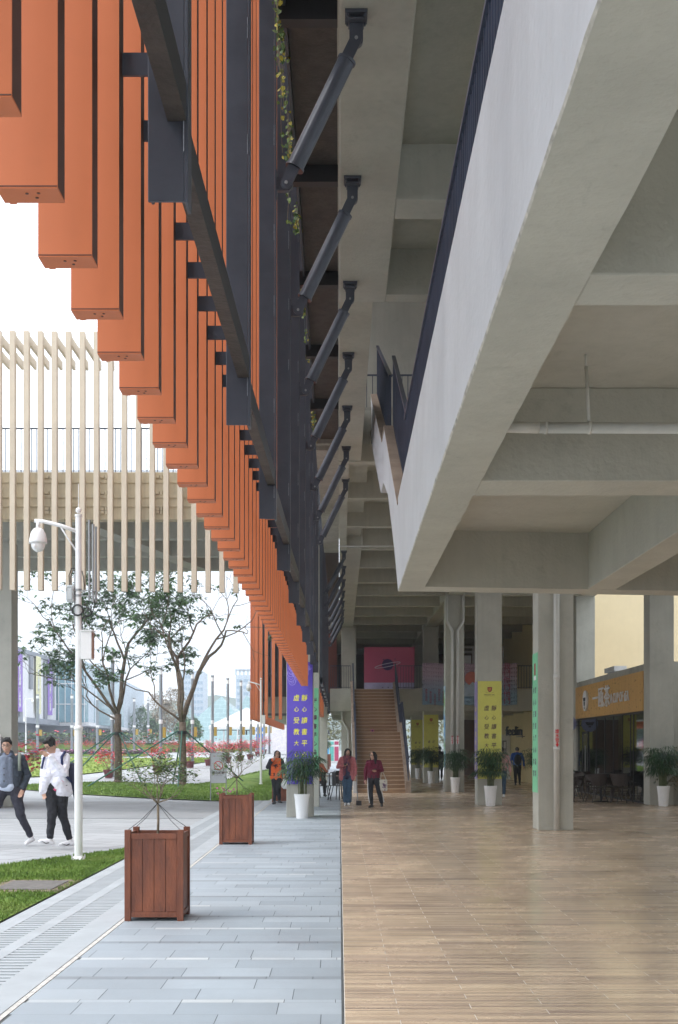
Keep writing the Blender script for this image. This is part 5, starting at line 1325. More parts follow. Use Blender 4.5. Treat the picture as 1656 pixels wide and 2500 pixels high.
# ------------------------------------------------------------------ people
def person(loc, label, J, S=1.0, rz=0, top=None, pants=None, shoe=None, hairfn=None, glasses=True, extra=None, vox=.009, sleeve=1.0, topz=None, flare=1.0, skinL=(), jacket_open=None, look=None, hem=None, fem=False, female_hips=0):
    """J: joints in metres, x image-right, y away from the camera, z up"""
    s = empty('person', loc, label, 'person'); s.rotation_euler = (0, 0, rz)
    V = {k: Vector(v) for k, v in J.items()}
    hd = V['head']; lk = Vector(look or (0, -1, 0)).normalized(); 
    rt = Vector((0, 0, 1)).cross(lk); rt = (rt.normalized() if rt.length > .1 else Vector((-1, 0, 0))) ; up = lk.cross(rt).normalized()
    if up.z < 0: up = -up
    eu = Matrix((rt, -lk, up)).transposed().to_euler()
    b = MB()
    b.ell(hd, .072, .092, .115, n=20, rot=tuple(eu)); b.ell(hd + lk * .022 - up * .055, .052, .06, .062, n=16, rot=tuple(eu))
    b.ell(hd + lk * .094 - up * .012, .011, .014, .024, n=8, rot=tuple(eu)); b.ell(hd + lk * .082 - up * .060, .022, .012, .009, n=8, rot=tuple(eu))
    for q in (-1, 1): b.ell(hd + rt * q * .074 + up * 0 - lk * .005, .010, .018, .03, n=8, rot=tuple(eu))
    b.cap(V['neck'] - Vector((0, 0, .05)), hd - up * .06, .052, .048)
    sl, sr = V['shL'], V['shR']; hl, hr = V['hipL'], V['hipR']
    b.cap(sl * .8 + sr * .2, sr * .8 + sl * .2, .075); b.cap(sl * .72 + sr * .28 - Vector((0, 0, .05)), hl * 1.0, .085, .085); b.cap(sr * .72 + sl * .28 - Vector((0, 0, .05)), hr, .085, .085); b.cap(hl, hr, .09)
    for sd in 'LR':
        sh, el, ha = V['sh' + sd], V['el' + sd], V['ha' + sd]
        b.cap(sh, el, .048, .038); b.cap(el, ha, .037, .025)
        # hand: palm, four fingers of different length, thumb from its side
        d = (ha - el).normalized(); d = Vector(J.get('dir' + sd, d)).normalized()
        a = d.cross(Vector((0, 1, .2))); a = a.normalized() if a.length > .1 else Vector((1, 0, 0)); nn = a.cross(d).normalized()
        w = ha + d * .02; b.cap(w, w + d * .05 + a * .015, .022, .02); b.cap(w, w + d * .05 - a * .015, .022, .02)
        for q, ln in zip((-1.5, -.5, .5, 1.5), (.058, .072, .068, .052)):
            p0 = w + d * .06 + a * q * .0185; p1 = p0 + d * ln * .5 - nn * .008; p2 = p1 + d * ln * .42 - nn * .028
            b.cap(p0, p1, .0095, .009, 8); b.cap(p1, p2, .009, .0085, 8)
        tq = -1 if sd == 'L' else 1; b.cap(w + a * tq * .02, w + a * tq * .045 + d * .04, .011, .009, 8)
        hp, kn, an = V['hip' + sd], V['kn' + sd], V['an' + sd]
        b.cap(hp, kn, .082, .055); b.cap(kn, an, .052, .034)
    remesh(b, vox, 'body', M['skin'], s)
    # trousers
    if pants:
        b = MB(); b.cap(hl + Vector((0, 0, .06)), hr + Vector((0, 0, .06)), .112 + female_hips); b.cap(hl, hr, .112 + female_hips)
        for sd in 'LR':
            hp, kn, an = V['hip' + sd], V['kn' + sd], V['an' + sd]; e_ = an + (kn - an).normalized() * .05
            b.cap(hp, kn, .105, .076); b.cap(kn, e_, .074, .054 * flare); b.tube(e_, e_ - (kn - an).normalized() * .02, .056 * flare, .055 * flare, 14)
        remesh(b, vox, 'trousers', pants, s, disp=.03)
    # shoes
    for sd in 'LR':
        sb = MB()
        an = V['an' + sd]; d = Vector(J.get('toe' + sd, (0, -1, 0))).normalized()
        h = an - Vector((0, 0, .045)); sb.cap(h - d * .035, h + d * .12 - Vector((0, 0, .012)), .042, .034); sb.cap(h + d * .05, h + d * .15 - Vector((0, 0, .018)), .040, .030); sb.cap(an, h, .04, .042)
        remesh(sb, .008, 'shoe', shoe or M['black'], s, it=2)
    # top garment
    if top:
        zt = topz if topz is not None else .02
        b = MB(); b.cap(sl * .85 + sr * .15 - Vector((0, 0, .01)), sr * .85 + sl * .15 - Vector((0, 0, .01)), .088)
        for a_, c_ in ((sl, hl), (sr, hr)):
            o_ = sr if a_ is sl else sl
            m1 = a_ * .74 + o_ * .26 - Vector((0, 0, .08)); m2 = c_ + Vector((0, 0, zt)); b.cap(m1, m2, .108, .112)
        mid = (hl + hr) / 2 + Vector((0, 0, zt)); b.cap((sl + sr) / 2 - Vector((0, 0, .1)), mid, .11, .12)
        for sd in 'LR':
            sh, el, ha = V['sh' + sd], V['el' + sd], V['ha' + sd]; c = el + (ha - el) * (.92 * sleeve)
            b.cap(sh, el, .066, .054); b.cap(el, c, .053, .042)
        b.cap(V['neck'] + Vector((0, 0, -.04)), V['neck'] + Vector((0, .0, .015)), .066, .062)
        remesh(b, vox, 'top', top, s, disp=.035)
    # hair
    if hairfn:
        b = MB(); hairfn(b, hd, lk, rt, up, V); remesh(b, vox * .9, 'hair', M['hair'], s, it=2, disp=.02)
    f = MB()
    for q in (-1, 1): f.ell(hd + lk * .086 + rt * q * .030 + up * .012, .011, .006, .006, n=8, rot=tuple(eu)); f.cap(hd + lk * .090 + rt * q * .018 + up * .034, hd + lk * .086 + rt * q * .044 + up * .036, .004, n=6)
    f.build('eyes', M['hair'], s, world=False)
    if True:
        m_ = MB(); m_.ell(hd + lk * .092 - up * .060, .020, .006, .006, n=8, rot=tuple(eu)); m_.build('mouth', mat('lips', (.38, .12, .10), .5), s, world=False)
    if glasses:
        g = MB()
        for q in (-1, 1):
            c = hd + lk * .104 + rt * q * .034 + up * .012
            g.path([c + rt * math.cos(t) * .025 + up * math.sin(t) * .018 for t in [i * .52 for i in range(13)]], .0028, 5)
            g.path([hd + lk * .10 + rt * q * .058 + up * .014, hd + rt * q * .078 + up * .012], .0028, 5)
        g.path([hd + lk * .106 - rt * .01 + up * .014, hd + lk * .106 + rt * .01 + up * .014], .003, 5)
        g.build('glasses', M['glassf'], s, world=False)
    if extra: extra(s, V, lk, rt, up)
    if S != 1: s.scale = (S,) * 3
    return s
def shorthair(b, h, lk, rt, up, V):
    b.ell(h + up * .035 - lk * .022, .082, .094, .098, n=16); b.ell(h + up * .085 + lk * .035, .062, .055, .035, n=12)
    for i in range(26):
        a = i * .9; p = h + up * (.09 + .02 * math.sin(i)) + rt * math.cos(a) * .05 + lk * math.sin(a) * .055; b.cap(p, p + up * .022 + rt * math.cos(a) * .012, .016, .006, 6)
    for q in (-1, 1): b.cap(h + rt * q * .072 + up * .05 - lk * .01, h + rt * q * .075 - up * .01 - lk * .02, .018, .012)
def longhair(ln, side=0, thick=.05):
    def f(b, h, lk, rt, up, V):
        b.ell(h + up * .028 - lk * .025, .088, .095, .102, n=16)
        z = Vector((0, 0, -1))
        for q in (-1, 1):
            l = ln if side == 0 or q == side else ln * .5
            a = h + rt * q * .070 + up * .05 + lk * .005; m = h + rt * q * .085 + z * .12 - lk * .01; e_ = h + rt * q * .095 + z * l + lk * (.04 if q == side else -.06)
            b.cap(a, m, .032, .034); b.cap(m, e_, .036, .02)
        b.cap(h - lk * .07, h - lk * .10 + z * ln * .8, .075, thick)
    return f
black_cloth = mat('black_cloth', (.016, .017, .022), .9, var=.3, vs=25, bump=.4, bs=50)
navy = mat('navy_jacket', (.035, .045, .06), .9, var=.25, vs=25, bump=.4, bs=50); char = mat('charcoal_trousers', (.035, .035, .05), .9, var=.2, vs=25, bump=.3)
whs = mat('white_shirt', (.80, .80, .88), .9, var=.04, vs=20, bump=.5, bs=20); greyk = mat('grey_cardigan', (.17, .20, .26), .95, var=.15, vs=60, bump=.4, bs=90)
sneak = mat('white_sneaker', (.78, .78, .80), .6, var=.03)
# P1 striding man at left edge
def p1x(s, V, lk, rt, up):
    b = MB(); b.cap((-.04, -.075, 1.36), (-.03, -.085, .98), .085, .10); b.cap((.04, -.07, 1.34), (.04, -.08, .98), .06, .07); remesh(b, .011, 'cardigan', greyk, s, disp=.02)
    b = MB(); b.cap((-.07, -.06, .93), (.04, -.075, .93), .085); remesh(b, .011, 'shirt_hem', mat('pale_blue_shirt', (.55, .62, .75), .9), s)
    b = MB(); b.cap((-.05, -.06, 1.44), (.0, -.09, 1.37), .03); b.cap((.05, -.05, 1.44), (.0, -.09, 1.37), .03); remesh(b, .009, 'collar', mat('blue_collar', (.12, .15, .22), .9), s)
    b = MB(); b.ell((.10, .17, 1.15), .17, .10, .25, n=14); remesh(b, .014, 'backpack', mat('grey_backpack', (.07, .08, .08), .8), s)
    b = MB(); b.path([(.17, .07, 1.40), (.19, -.04, 1.44), (.20, -.10, 1.36), (.205, -.11, 1.18)], .026, 8); b.build('backpack_strap', mat('sage_strap', (.20, .23, .19), .8), s, world=False, smooth=True)
    b = MB()
    for z in (1.22, 1.12, 1.02): b.disc((-.02, -.19, z), .011, (0, 1, 0), .006, 8)
    b.build('buttons', M['black'], s, world=False)
J1 = dict(head=(-.02, -.03, 1.585), neck=(.03, 0, 1.44), shL=(-.17, 0, 1.39), shR=(.21, 0, 1.38), elL=(-.27, .03, 1.12), elR=(.30, .06, 1.10), haL=(-.24, -.1, .90), haR=(.235, -.06, .89), hipL=(-.08, 0, .90), hipR=(.10, 0, .90), knL=(-.22, -.12, .50), knR=(.20, -.04, .49), anL=(-.34, -.14, .10), anR=(.34, .10, .115), toeL=(-.3, -1, 0), toeR=(-.35, -1, -.25), dirR=(-.2, -.2, -.9))
person((-5.50, 21.1, 0), 'man with glasses in a dark jacket striding at the left edge', J1, 1.04, top=navy, pants=char, shoe=sneak, hairfn=shorthair, extra=p1x, look=(.05, -1, -.12), topz=.05)
# P2 man in white shirt rubbing his eyes
def p2x(s, V, lk, rt, up):
    b = MB(); b.ell((.22, .13, 1.06), .13, .12, .24, n=14); b.path([(.24, .15, .83), (.27, .15, .72)], .02, 6); remesh(b, .014, 'backpack', mat('navy_backpack', (.03, .035, .07), .8), s)
    b = MB(); b.path([(.13, .07, 1.44), (.15, -.06, 1.45), (.12, -.13, 1.38), (.125, -.13, 1.22), (.17, -.09, 1.10), (.24, .0, 1.0)], .020, 8); b.path([(-.15, .0, 1.40), (-.16, -.09, 1.36), (-.19, -.10, 1.2)], .018, 8); b.build('backpack_strap', mat('navy_strap', (.02, .03, .10), .8), s, world=False, smooth=True)
    b = MB(); b.cap((-.12, -.06, 1.1), (-.17, -.04, .88), .10, .085); b.cap((.05, -.04, 1.0), (.10, 0, .85), .11, .115); b.cap((.14, .03, 1.0), (.17, .05, .84), .09, .08); remesh(b, .011, 'shirt_tail', whs, s, disp=.035)
    p = MB(); A = Vector((.125, -.112, 1.02)); d = Vector((-.62, -.05, -.75)).normalized(); w_ = Vector((.78, .03, -.62)).normalized() * .022
    for i in range(1): p.add([A + w_, A - w_, A - w_ + d * .19, A + w_ + d * .19], [(0, 1, 2, 3)])
    o = p.build('patch', rd, s, world=False); md = o.modifiers.new('t', 'SOLIDIFY'); md.thickness = .006
    text('EEVZE', .05, tuple(A + d * .095 + Vector((0, -.010, 0))), (R(90), R(-50), 0), M['whitepot'], s, world=False, off=.001)
    for sd in 'LR':
        p = MB(); an = V['an' + sd]; t = Vector(J2['toe' + sd]).normalized(); 
        a = an + Vector((.0, -.047, -.05)); p.path([a + t * .0 + Vector((0, 0, .0)), a + t * .045 + Vector((0, -.002, -.022)), a + t * .07 + Vector((0, 0, -.012)), a + t * .115 + Vector((0, .004, .004))], .008, 5, .003)
        p.build('shoe_mark', M['blackT'], s, world=False)
J2 = dict(head=(-.07, -.06, 1.555), neck=(.02, 0, 1.44), shL=(-.15, .0, 1.38), shR=(.15, 0, 1.38), elL=(-.20, .05, 1.10), elR=(.17, -.14, 1.13), haL=(-.16, -.05, .86), haR=(-.055, -.21, 1.405), hipL=(-.07, 0, .90), hipR=(.09, 0, .90), knL=(-.03, -.10, .50), knR=(.10, .02, .50), anL=(-.065, -.12, .135), anR=(.20, .10, .10), toeL=(-1, -.45, .25), toeR=(-1, -.35, 0), dirR=(-.85, -.1, .35))
person((-4.58, 20.5, 0), 'man in a white shirt walking with one hand over his eyes', J2, 1.06, top=whs, pants=black_cloth, shoe=sneak, hairfn=shorthair, extra=p2x, look=(-.5, -.75, -.62), topz=.06)
# P3 woman in orange shirt
orsh = mat('orange_shirt', (.72, .12, .02), .8, var=.1, vs=20, bump=.3); plastic = mat('plastic_bag', (.75, .75, .74), .5, var=.06, vs=10, bump=.6, bs=18)
def p3x(s, V, lk, rt, up):
    b = MB(); 
    for q in (-1, 1): b.cap((q * .14, .0, 1.36), (q * .17, -.0, .95), .075, .07)
    b.cap((-.12, .05, 1.36), (.12, .05, 1.36), .08); b.cap((0, .07, 1.3), (0, .07, 1.0), .11)
    for sd in 'LR': b.cap(V['sh' + sd], V['el' + sd], .075, .062); b.cap(V['el' + sd], V['el' + sd] * .15 + V['ha' + sd] * .85, .06, .048)
    remesh(b, .012, 'jacket', black_cloth, s, disp=.03)
    b = MB()
    for i in range(14): b.disc((rnd.gauss(0, .045), -.132, 1.2 + rnd.gauss(0, .03)), .018, (0, 1, 0), .012, 7)
    b.build('shirt_print', M['blackT'], s, world=False)
    b = MB(); b.ell((.27, -.05, .62), .12, .07, .15, n=14); b.cap((.26, -.05, .75), (.25, -.03, .88), .05, .012); remesh(b, .012, 'plastic_bag', plastic, s, disp=.05)
J3 = dict(head=(.03, -.01, 1.56), neck=(.0, 0, 1.43), shL=(-.16, 0, 1.37), shR=(.16, 0, 1.37), elL=(-.27, -.05, 1.16), elR=(.23, .03, 1.12), haL=(-.09, -.20, 1.38), haR=(.24, -.03, .93), hipL=(-.08, 0, .90), hipR=(.08, 0, .90), knL=(-.04, -.03, .50), knR=(.07, -.06, .50), anL=(-.05, -.06, .10), anR=(.09, .08, .13), toeL=(-.3, -1, 0), toeR=(.5, -.8, 0), dirL=(.5, -.2, .8))
person((-1.80, 36.2, 0), 'laughing woman in an orange shirt and black jacket carrying a white plastic bag', J3, .915, top=orsh, pants=black_cloth, shoe=M['black'], hairfn=longhair(.34, thick=.06), extra=p3x, vox=.011, topz=-.06, look=(.25, -1, 0))
# P4 woman in pink jacket with phone
pinkj = mat('pink_jacket', (.50, .16, .17), .9, var=.2, vs=30, bump=.6, bs=60); jean = mat('blue_jeans', (.045, .09, .15), .9, var=.25, vs=20, bump=.3); scarf1 = mat('check_scarf', (.28, .08, .08), .95, var=.5, vs=18, c2=(.07, .03, .07))
def phone(s, p, rot=(.5, 0, 0)):
    b = MB(); b.box(-.035, .035, -.004, .004, -.07, .07); o = b.build('phone', M['black'], s, world=False); o.location = p; o.rotation_euler = rot
def p4x(s, V, lk, rt, up):
    b = MB(); b.cap((-.07, -.08, 1.42), (.08, -.08, 1.42), .055); b.cap((-.05, -.12, 1.38), (-.07, -.15, .93), .05, .05); b.cap((.05, -.13, 1.38), (.05, -.15, 1.05), .055, .055); b.cap((.0, .05, 1.44), (.0, -.1, 1.42), .06); remesh(b, .011, 'scarf', scarf1, s, disp=.03)
    b = MB(); b.cap((0, -.1, 1.25), (0, -.08, .85), .07, .09); remesh(b, .011, 'jumper', mat('dark_blue_knit', (.03, .035, .08), .9), s, disp=.02)
    b = MB()
    for q in (-1, 1): b.cap((q * .13, -.02, 1.1), (q * .15, -.02, .80), .085, .09); 
    remesh(b, .011, 'jacket_skirt', pinkj, s, disp=.03)
    phone(s, (-.05, -.30, 1.20), (1.0, 0, 0))
J4 = dict(head=(.02, -.06, 1.54), neck=(.02, 0, 1.42), shL=(-.16, 0, 1.37), shR=(.18, 0, 1.37), elL=(-.27, -.04, 1.12), elR=(.26, .02, 1.10), haL=(-.10, -.24, 1.18), haR=(.24, -.04, .87), hipL=(-.08, 0, .89), hipR=(.09, 0, .89), knL=(-.05, -.05, .50), knR=(.07, -.07, .48), anL=(-.03, -.02, .10), anR=(.05, -.08, .10), toeL=(-.2, -1, 0), toeR=(.05, -1, 0), dirL=(.8, -.4, .3))
person((.21, 35.5, 0), 'long haired woman in a pink jacket, scarf and jeans looking down at her phone', J4, .955, top=pinkj, pants=jean, shoe=sneak, hairfn=longhair(.62, side=-1), extra=p4x, vox=.011, topz=.0, look=(.05, -.85, -.5), flare=1.55)
# P5 woman in burgundy sweater with tote
burg = mat('burgundy_sweater', (.14, .012, .035), .95, var=.3, vs=30, bump=.6, bs=60); tote = mat('canvas_tote', (.55, .52, .45), .9, var=.08, vs=20, bump=.4)
def p5x(s, V, lk, rt, up):
    b = MB(); b.box(.17, .40, -.10, -.04, .50, .84); o = b.build('tote_bag', tote, s, world=False, bevel=.02)
    b = MB(); b.path([(.20, -.07, .83), (.22, -.06, 1.0), (.25, -.04, 1.08), (.30, -.06, 1.0), (.36, -.07, .83)], .012, 6); b.build('bag_handle', tote, s, world=False, smooth=True)
    b = MB()
    for i in range(16): 
        x, z = .29 + rnd.gauss(0, .045), .66 + rnd.gauss(0, .05); ring(b, x, -.103, z, .012, .022, 6, 1, rnd.uniform(0, 6), rnd.uniform(7, 10), .002)
    b.build('bag_print', mat('plum_print', (.15, .04, .18), .8), s, world=False)
    b = MB()
    for q, sd in ((-1, 'L'), (1, 'R')):
        hp, kn, an = V['hip' + sd], V['kn' + sd], V['an' + sd]; o_ = Vector((q * .085, -.02, 0))
        b.path([hp + o_ * 1.12, kn + o_ * .92, an + o_ * .75 + Vector((0, 0, .05))], .014, 6)
    b.build('side_stripe', M['white'], s, world=False)
    b = MB(); b.cap((-.23, .02, 1.0), (-.25, .02, .74), .06, .045); remesh(b, .011, 'coat_sleeve', burg, s)
    phone(s, (-.0, -.29, 1.13), (1.1, 0, .8))
J5 = dict(head=(-.02, -.02, 1.54), neck=(.0, 0, 1.41), shL=(-.16, 0, 1.35), shR=(.16, 0, 1.35), elL=(-.25, .02, 1.10), elR=(.25, -.02, 1.10), haL=(-.24, -.02, .84), haR=(.07, -.23, 1.09), hipL=(-.08, 0, .88), hipR=(.08, 0, .88), knL=(-.09, -.05, .48), knR=(.16, -.05, .48), anL=(-.06, -.05, .10), anR=(.24, .07, .12), toeL=(-.6, -1, 0), toeR=(.0, -1, 0), dirR=(-.8, -.4, .2))
person((.92, 34.1, 0), 'black haired woman in a burgundy sweater carrying a canvas tote', J5, .91, top=burg, pants=black_cloth, shoe=M['black'], hairfn=longhair(.46, thick=.06), extra=p5x, vox=.011, topz=.02, look=(-.75, -.65, 0))
# P6 man in blue jacket walking away
bluej = mat('blue_jacket', (.02, .09, .38), .8, var=.2, vs=20, bump=.4)
def p6x(s, V, lk, rt, up):
    b = MB(); b.ell((0, -.17, 1.15), .17, .10, .25, n=14); remesh(b, .016, 'backpack', black_cloth, s, disp=.02)
J6 = dict(head=(0, 0, 1.58), neck=(.0, 0, 1.44), shL=(-.19, 0, 1.39), shR=(.19, 0, 1.39), elL=(-.28, .0, 1.12), elR=(.29, .0, 1.12), haL=(-.28, .05, .88), haR=(.30, .02, .86), hipL=(-.09, 0, .90), hipR=(.09, 0, .90), knL=(-.08, 0, .50), knR=(.10, .05, .50), anL=(-.06, .05, .10), anR=(.09, -.12, .16), toeL=(0, 1, 0), toeR=(.3, 1, -.4))
person((7.60, 54.3, 0), 'man in a blue jacket with a black backpack walking away into the hall', J6, .97, top=bluej, pants=black_cloth, shoe=M['black'], hairfn=shorthair, extra=p6x, glasses=False, vox=.014, look=(0, 1, 0))
# P7 half hidden behind the yellow banner column
palep = mat('pale_pink_top', (.60, .33, .32), .9, var=.1)
J7 = dict(J6); J7['toeR'] = (0, 1, 0); J7['anR'] = (.09, 0, .10)
person((5.25, 41.2, 0), 'person in a pale pink top and jeans half hidden behind the yellow bannered column', J7, .97, top=palep, pants=jean, shoe=sneak, hairfn=shorthair, glasses=False, vox=.014, look=(0, 1, 0))
# P8 seated person in orange jacket
coral = mat('coral_jacket', (.60, .17, .09), .8, var=.15, vs=14, bump=.8, bs=25)
J8 = dict(head=(-.05, -.05, 1.22), neck=(0, 0, 1.09), shL=(-.2, 0, 1.04), shR=(.2, 0, 1.04), elL=(-.28, -.12, .84), elR=(.28, -.12, .84), haL=(-.1, -.38, .80), haR=(.1, -.38, .80), hipL=(-.1, 0, .54), hipR=(.1, 0, .54), knL=(-.12, -.42, .52), knR=(.12, -.42, .52), anL=(-.12, -.45, .10), anR=(.12, -.45, .10))
person((-.75, 41.45, 0), 'person in a coral jacket seated at the black table right of the green banner', J8, 1.0, rz=R(160), top=coral, pants=black_cloth, shoe=M['black'], hairfn=shorthair, glasses=False, vox=.014)
# P9 dark figure at the back of the hall
person((5.10, 64.5, 0), 'dark clothed person standing at the back of the hall', J7, 1.0, top=black_cloth, pants=black_cloth, shoe=M['black'], hairfn=shorthair, glasses=False, vox=.016, look=(0, 1, 0))

# ------------------------------------------------------------------ museum and far things
mw = mat('museum_cladding', (.74, .74, .76), .6, var=.03); mg = mat('museum_grey', (.24, .26, .30), .7, var=.12, vs=.4); md_ = mat('museum_fin', (.22, .23, .26), .6)
U = empty('museum', (-40, 160, 1.8), 'long white museum with dark vertical fins, a glass corner and a pleated metal wing', 'building')
b = MB().box(-60, -38.6, 118, 173, 5.4, 13.2).build('upper_volume', mw, U)
fn = MB(); y = 119
hgt = [(5.4, 13), (9, 13), (5.4, 13), (5.4, 13), (7, 13), (5.4, 13), (5.4, 11), (5.4, 13)]
k = 0
while y < 172: 
    z0, z1 = hgt[k % 8]; MB().box(-38.6, -38.35, y, y + 1.3, z0, z1).build('fin', md_, U); y += rnd.choice((3.4, 4.3, 5.2)); k += 1
MB().box(-60, -38.3, 117.8, 173.2, 13.2, 13.7).build('parapet', mg, U); MB().box(-60, -38.2, 117.8, 173.2, 4.7, 5.4).build('cornice', mg, U)
lo = MB(); lo.box(-60, -41, 118, 172.9, 1.0, 4.7).build('lower_wall', mg, U)
b = MB(); b.box(-60, -34.8, 174, 205, 5.0, 13.5); b.build('glass_corner', M['glassB'], U)
f = MB()
for i in range(9): f.box(-42 + i * .88, -41.92 + i * .88, 173.8, 174, 5, 13.6)
for z in (5, 7.6, 10.4, 13.5): f.box(-42, -34.7, 173.85, 174.0, z, z + .12)
f.build('glazing_bar', M['white'], U)
plm = mat('pleated_metal', (.52, .59, .66), .35, var=.08, metal=.2)
f = MB(); y = 205.0; x = -34.8; n = 46; pts = []
for i in range(n + 1):
    t = i / n; yy = 176 + 84 * t; xx = -34.8 - 5.6 * t; pts.append((xx + (.55 if i % 2 else 0), yy))
poly = pts + [(-60, 260), (-60, 176)]
f.prism(poly, 'z', 5.2, 13.4); f.build('pleated_wing', plm, U)
MB().prism([(-34.3, 174), (-39.9, 261), (-60, 261), (-60, 174)], 'z', 4.7, 5.2).build('wing_soffit', mw, U)
f = MB(); f.prism([(-36.5, 175), (-42, 260), (-60, 260), (-60, 175)], 'z', 1.0, 4.7)
f.build('lower_wall', mg, U)
for i in range(26): yy = 176 + i * 3.2; xx = -36.45 - .0647 * (yy - 175); MB().box(xx, xx + .25, yy, yy + .5, 1, 4.7).build('pier', md_, U)
MB().box(-41.1, -40.9, 140, 146, 1, 4.6).build('dark_doorway', mat('doorway', (.03, .035, .05), .6), U)
for k, (yy, mm_, lb_) in enumerate(((151, mat('museum_banner_purple', (.30, .17, .55), .7), 'leftmost long purple banner on the museum'), (160.5, mat('museum_banner_cream', (.70, .68, .40), .7), 'pale yellow banner in the middle of the museum wall'), (167.0, mat('museum_banner_purple', (0, 0, 0)), 'second long purple banner, nearest the glass corner of the museum'))):
    e = empty('banner', (-38.2, yy, 6), lb_, 'banner'); MB().box(-38.32, -38.28, yy - .2, yy + 2.4, 6.0, 13.3).build('cloth', mm_, e)
    for i in range(8): text('靜心讀書平心論事'[i], .9, (-38.26, yy + 1.1, 11.2 - i * .62), (R(90), 0, R(90)), M['white'], e, off=.02)
# teal glass hill-like roofs
def facet(name, base, apex, label):
    b = MB(); b.add(base + [apex], [(i, (i + 1) % len(base), len(base)) for i in range(len(base))] + [tuple(range(len(base) - 1, -1, -1))])
    o = b.build(name, M['teal'] if 'teal' in M else M['glassT']); return tag(o, label, 'glass roof')
def teal_mat():
    m, nt, b = _nodes('teal_facets'); tc = N(nt, 'ShaderNodeTexCoord'); mp = N(nt, 'ShaderNodeMapping'); mp.inputs['Rotation'].default_value = (R(90), 0, R(0)); L(nt, tc.outputs['Object'], mp.inputs[0])
    br = N(nt, 'ShaderNodeTexBrick', Scale=.22); br.inputs['Color1'].default_value = (.13, .26, .28, 1); br.inputs['Color2'].default_value = (.17, .31, .325, 1); br.inputs['Mortar'].default_value = (.27, .40, .41, 1); br.inputs['Mortar Size'].default_value = .02
    L(nt, mp.outputs[0], br.inputs['Vector']); L(nt, br.outputs[0], b.inputs['Base Color']); b.inputs['Roughness'].default_value = .3; return m
M['teal'] = teal_mat()
def PX(x, y, Y): return ((x - 829) * Y / F, Y, 1.6 + (1827 - y) * Y / F)
facet('glass_roof', [PX(395, 1826, 300), PX(645, 1826, 285), PX(700, 1826, 360), PX(420, 1826, 380)], PX(541, 1700, 320), 'large teal glass pyramid roof behind the white tent')
facet('glass_roof', [PX(530, 1826, 400), PX(740, 1826, 390), PX(760, 1826, 460), PX(560, 1826, 460)], PX(602, 1697, 420), 'farther teal glass roof peak behind the first pyramid')
facet('glass_roof', [PX(330, 1826, 420), PX(560, 1826, 420), PX(560, 1826, 480), PX(350, 1826, 480)], PX(455, 1722, 440), 'pale far glass roof ridge left of the large pyramid')
# towers
def tower(x0, x1, ytop, Y, label, frame=False):
    a, c = PX(x0, ytop, Y), PX(x1, ytop, Y); s = empty('tower_block', ((a[0] + c[0]) / 2, Y, 0), label, 'tower block', 'far tower blocks')
    H = a[2]; tw = mat('tower_wall', (.52, .60, .68), .7, var=.05)
    MB().box(a[0], c[0], Y, Y + 20, 0, H * (.93 if frame else 1)).build('wall', tw, s)
    gl = MB(); k = 0; z = 8; wdt = (c[0] - a[0])
    while z < H * .9:
        for u, v in ((.06, .30), (.38, .62), (.70, .94)): MB().box(a[0] + wdt * u, a[0] + wdt * v, Y - .1, Y, z, z + 1.5).build('window', mat('tower_glass', (.22, .36, .48), .3), s)
        z += 3.1
    if frame:
        f = MB()
        for i in range(6): f.box(a[0] + wdt * i / 5 - .4, a[0] + wdt * i / 5 + .4, Y + .1, Y + 1, H * .93, H)
        f.box(a[0], c[0], Y + .1, Y + 1, H - 1, H); f.build('roof_frame', tw, s)
tower(472, 497, 1640, 620, 'tall pale blue tower block seen through the forked tree, right one')
tower(443, 467, 1634, 680, 'tall pale blue tower block seen through the forked tree, left one')
tower(576, 625, 1634, 600, 'pale blue tower block with open roof frame beside the orange wing', True)
# white tent with crest
tn = empty('event_tent', PX(600, 1827, 135)[:2] + (1.2,), 'large white peaked event tent with a crest, beyond the plaza', 'tent')
Yt = 135; g0 = gz(-10, Yt)
A = PX(510, 1772, Yt); Bp = PX(606, 1749, Yt + 6); C_ = PX(712, 1778, Yt)
b = MB(); r0, r1 = A[2], C_[2]
b.add([(A[0], Yt, A[2]), (C_[0], Yt, A[2] - .3), (C_[0], Yt + 16, A[2]), (A[0], Yt + 16, A[2]), (Bp[0], Yt + 4, Bp[2] + .9)], [(0, 1, 4), (1, 2, 4), (2, 3, 4), (3, 0, 4)])
b.box(A[0], C_[0], Yt - .05, Yt, A[2] - .35, A[2] - .02); b.build('canopy', mat('tent_fabric', (.80, .80, .80), .6, var=.02), tn)
b = MB()
for x in (A[0] + .1, A[0] + 3, -3.5, -6.2): MB().box(x, x + .14, Yt, Yt + .14, g0, A[2]).build('tent_pole', M['white'], tn)
for x in (A[0] + .1, -6): MB().box(x, x + .14, Yt + 15.8, Yt + 16, g0, A[2]).build('tent_pole', M['white'], tn)
b = MB(); crest(b, -9.7, Yt + 1.6, 4.2, .95, mat('crest_maroon', (0, 0, 0)), mat('crest_gold', (0, 0, 0)), M['white']); b.build('crest', None, tn)
b = MB()
for i in range(24): x = A[0] + 3 + i * .42; b.box(x, x + .16, Yt + 1, Yt + 1.2, A[2] - .95 + .1 * (i % 2), A[2] - .45)
b.box(A[0], C_[0], Yt + 1, Yt + 1.1, A[2] - .5, A[2] - .42); b.build('spotlight_bar', M['black'], tn)
b = MB(); b.box(A[0] + 1, -4, Yt + 8, Yt + 9, g0, g0 + .7).box(-7.6, -7.0, Yt + 3, Yt + 3.2, g0, g0 + 2.6).box(-4.9, -4.4, Yt + 3, Yt + 3.2, g0, g0 + 2.6); b.build('stage', M['greyM'], tn)
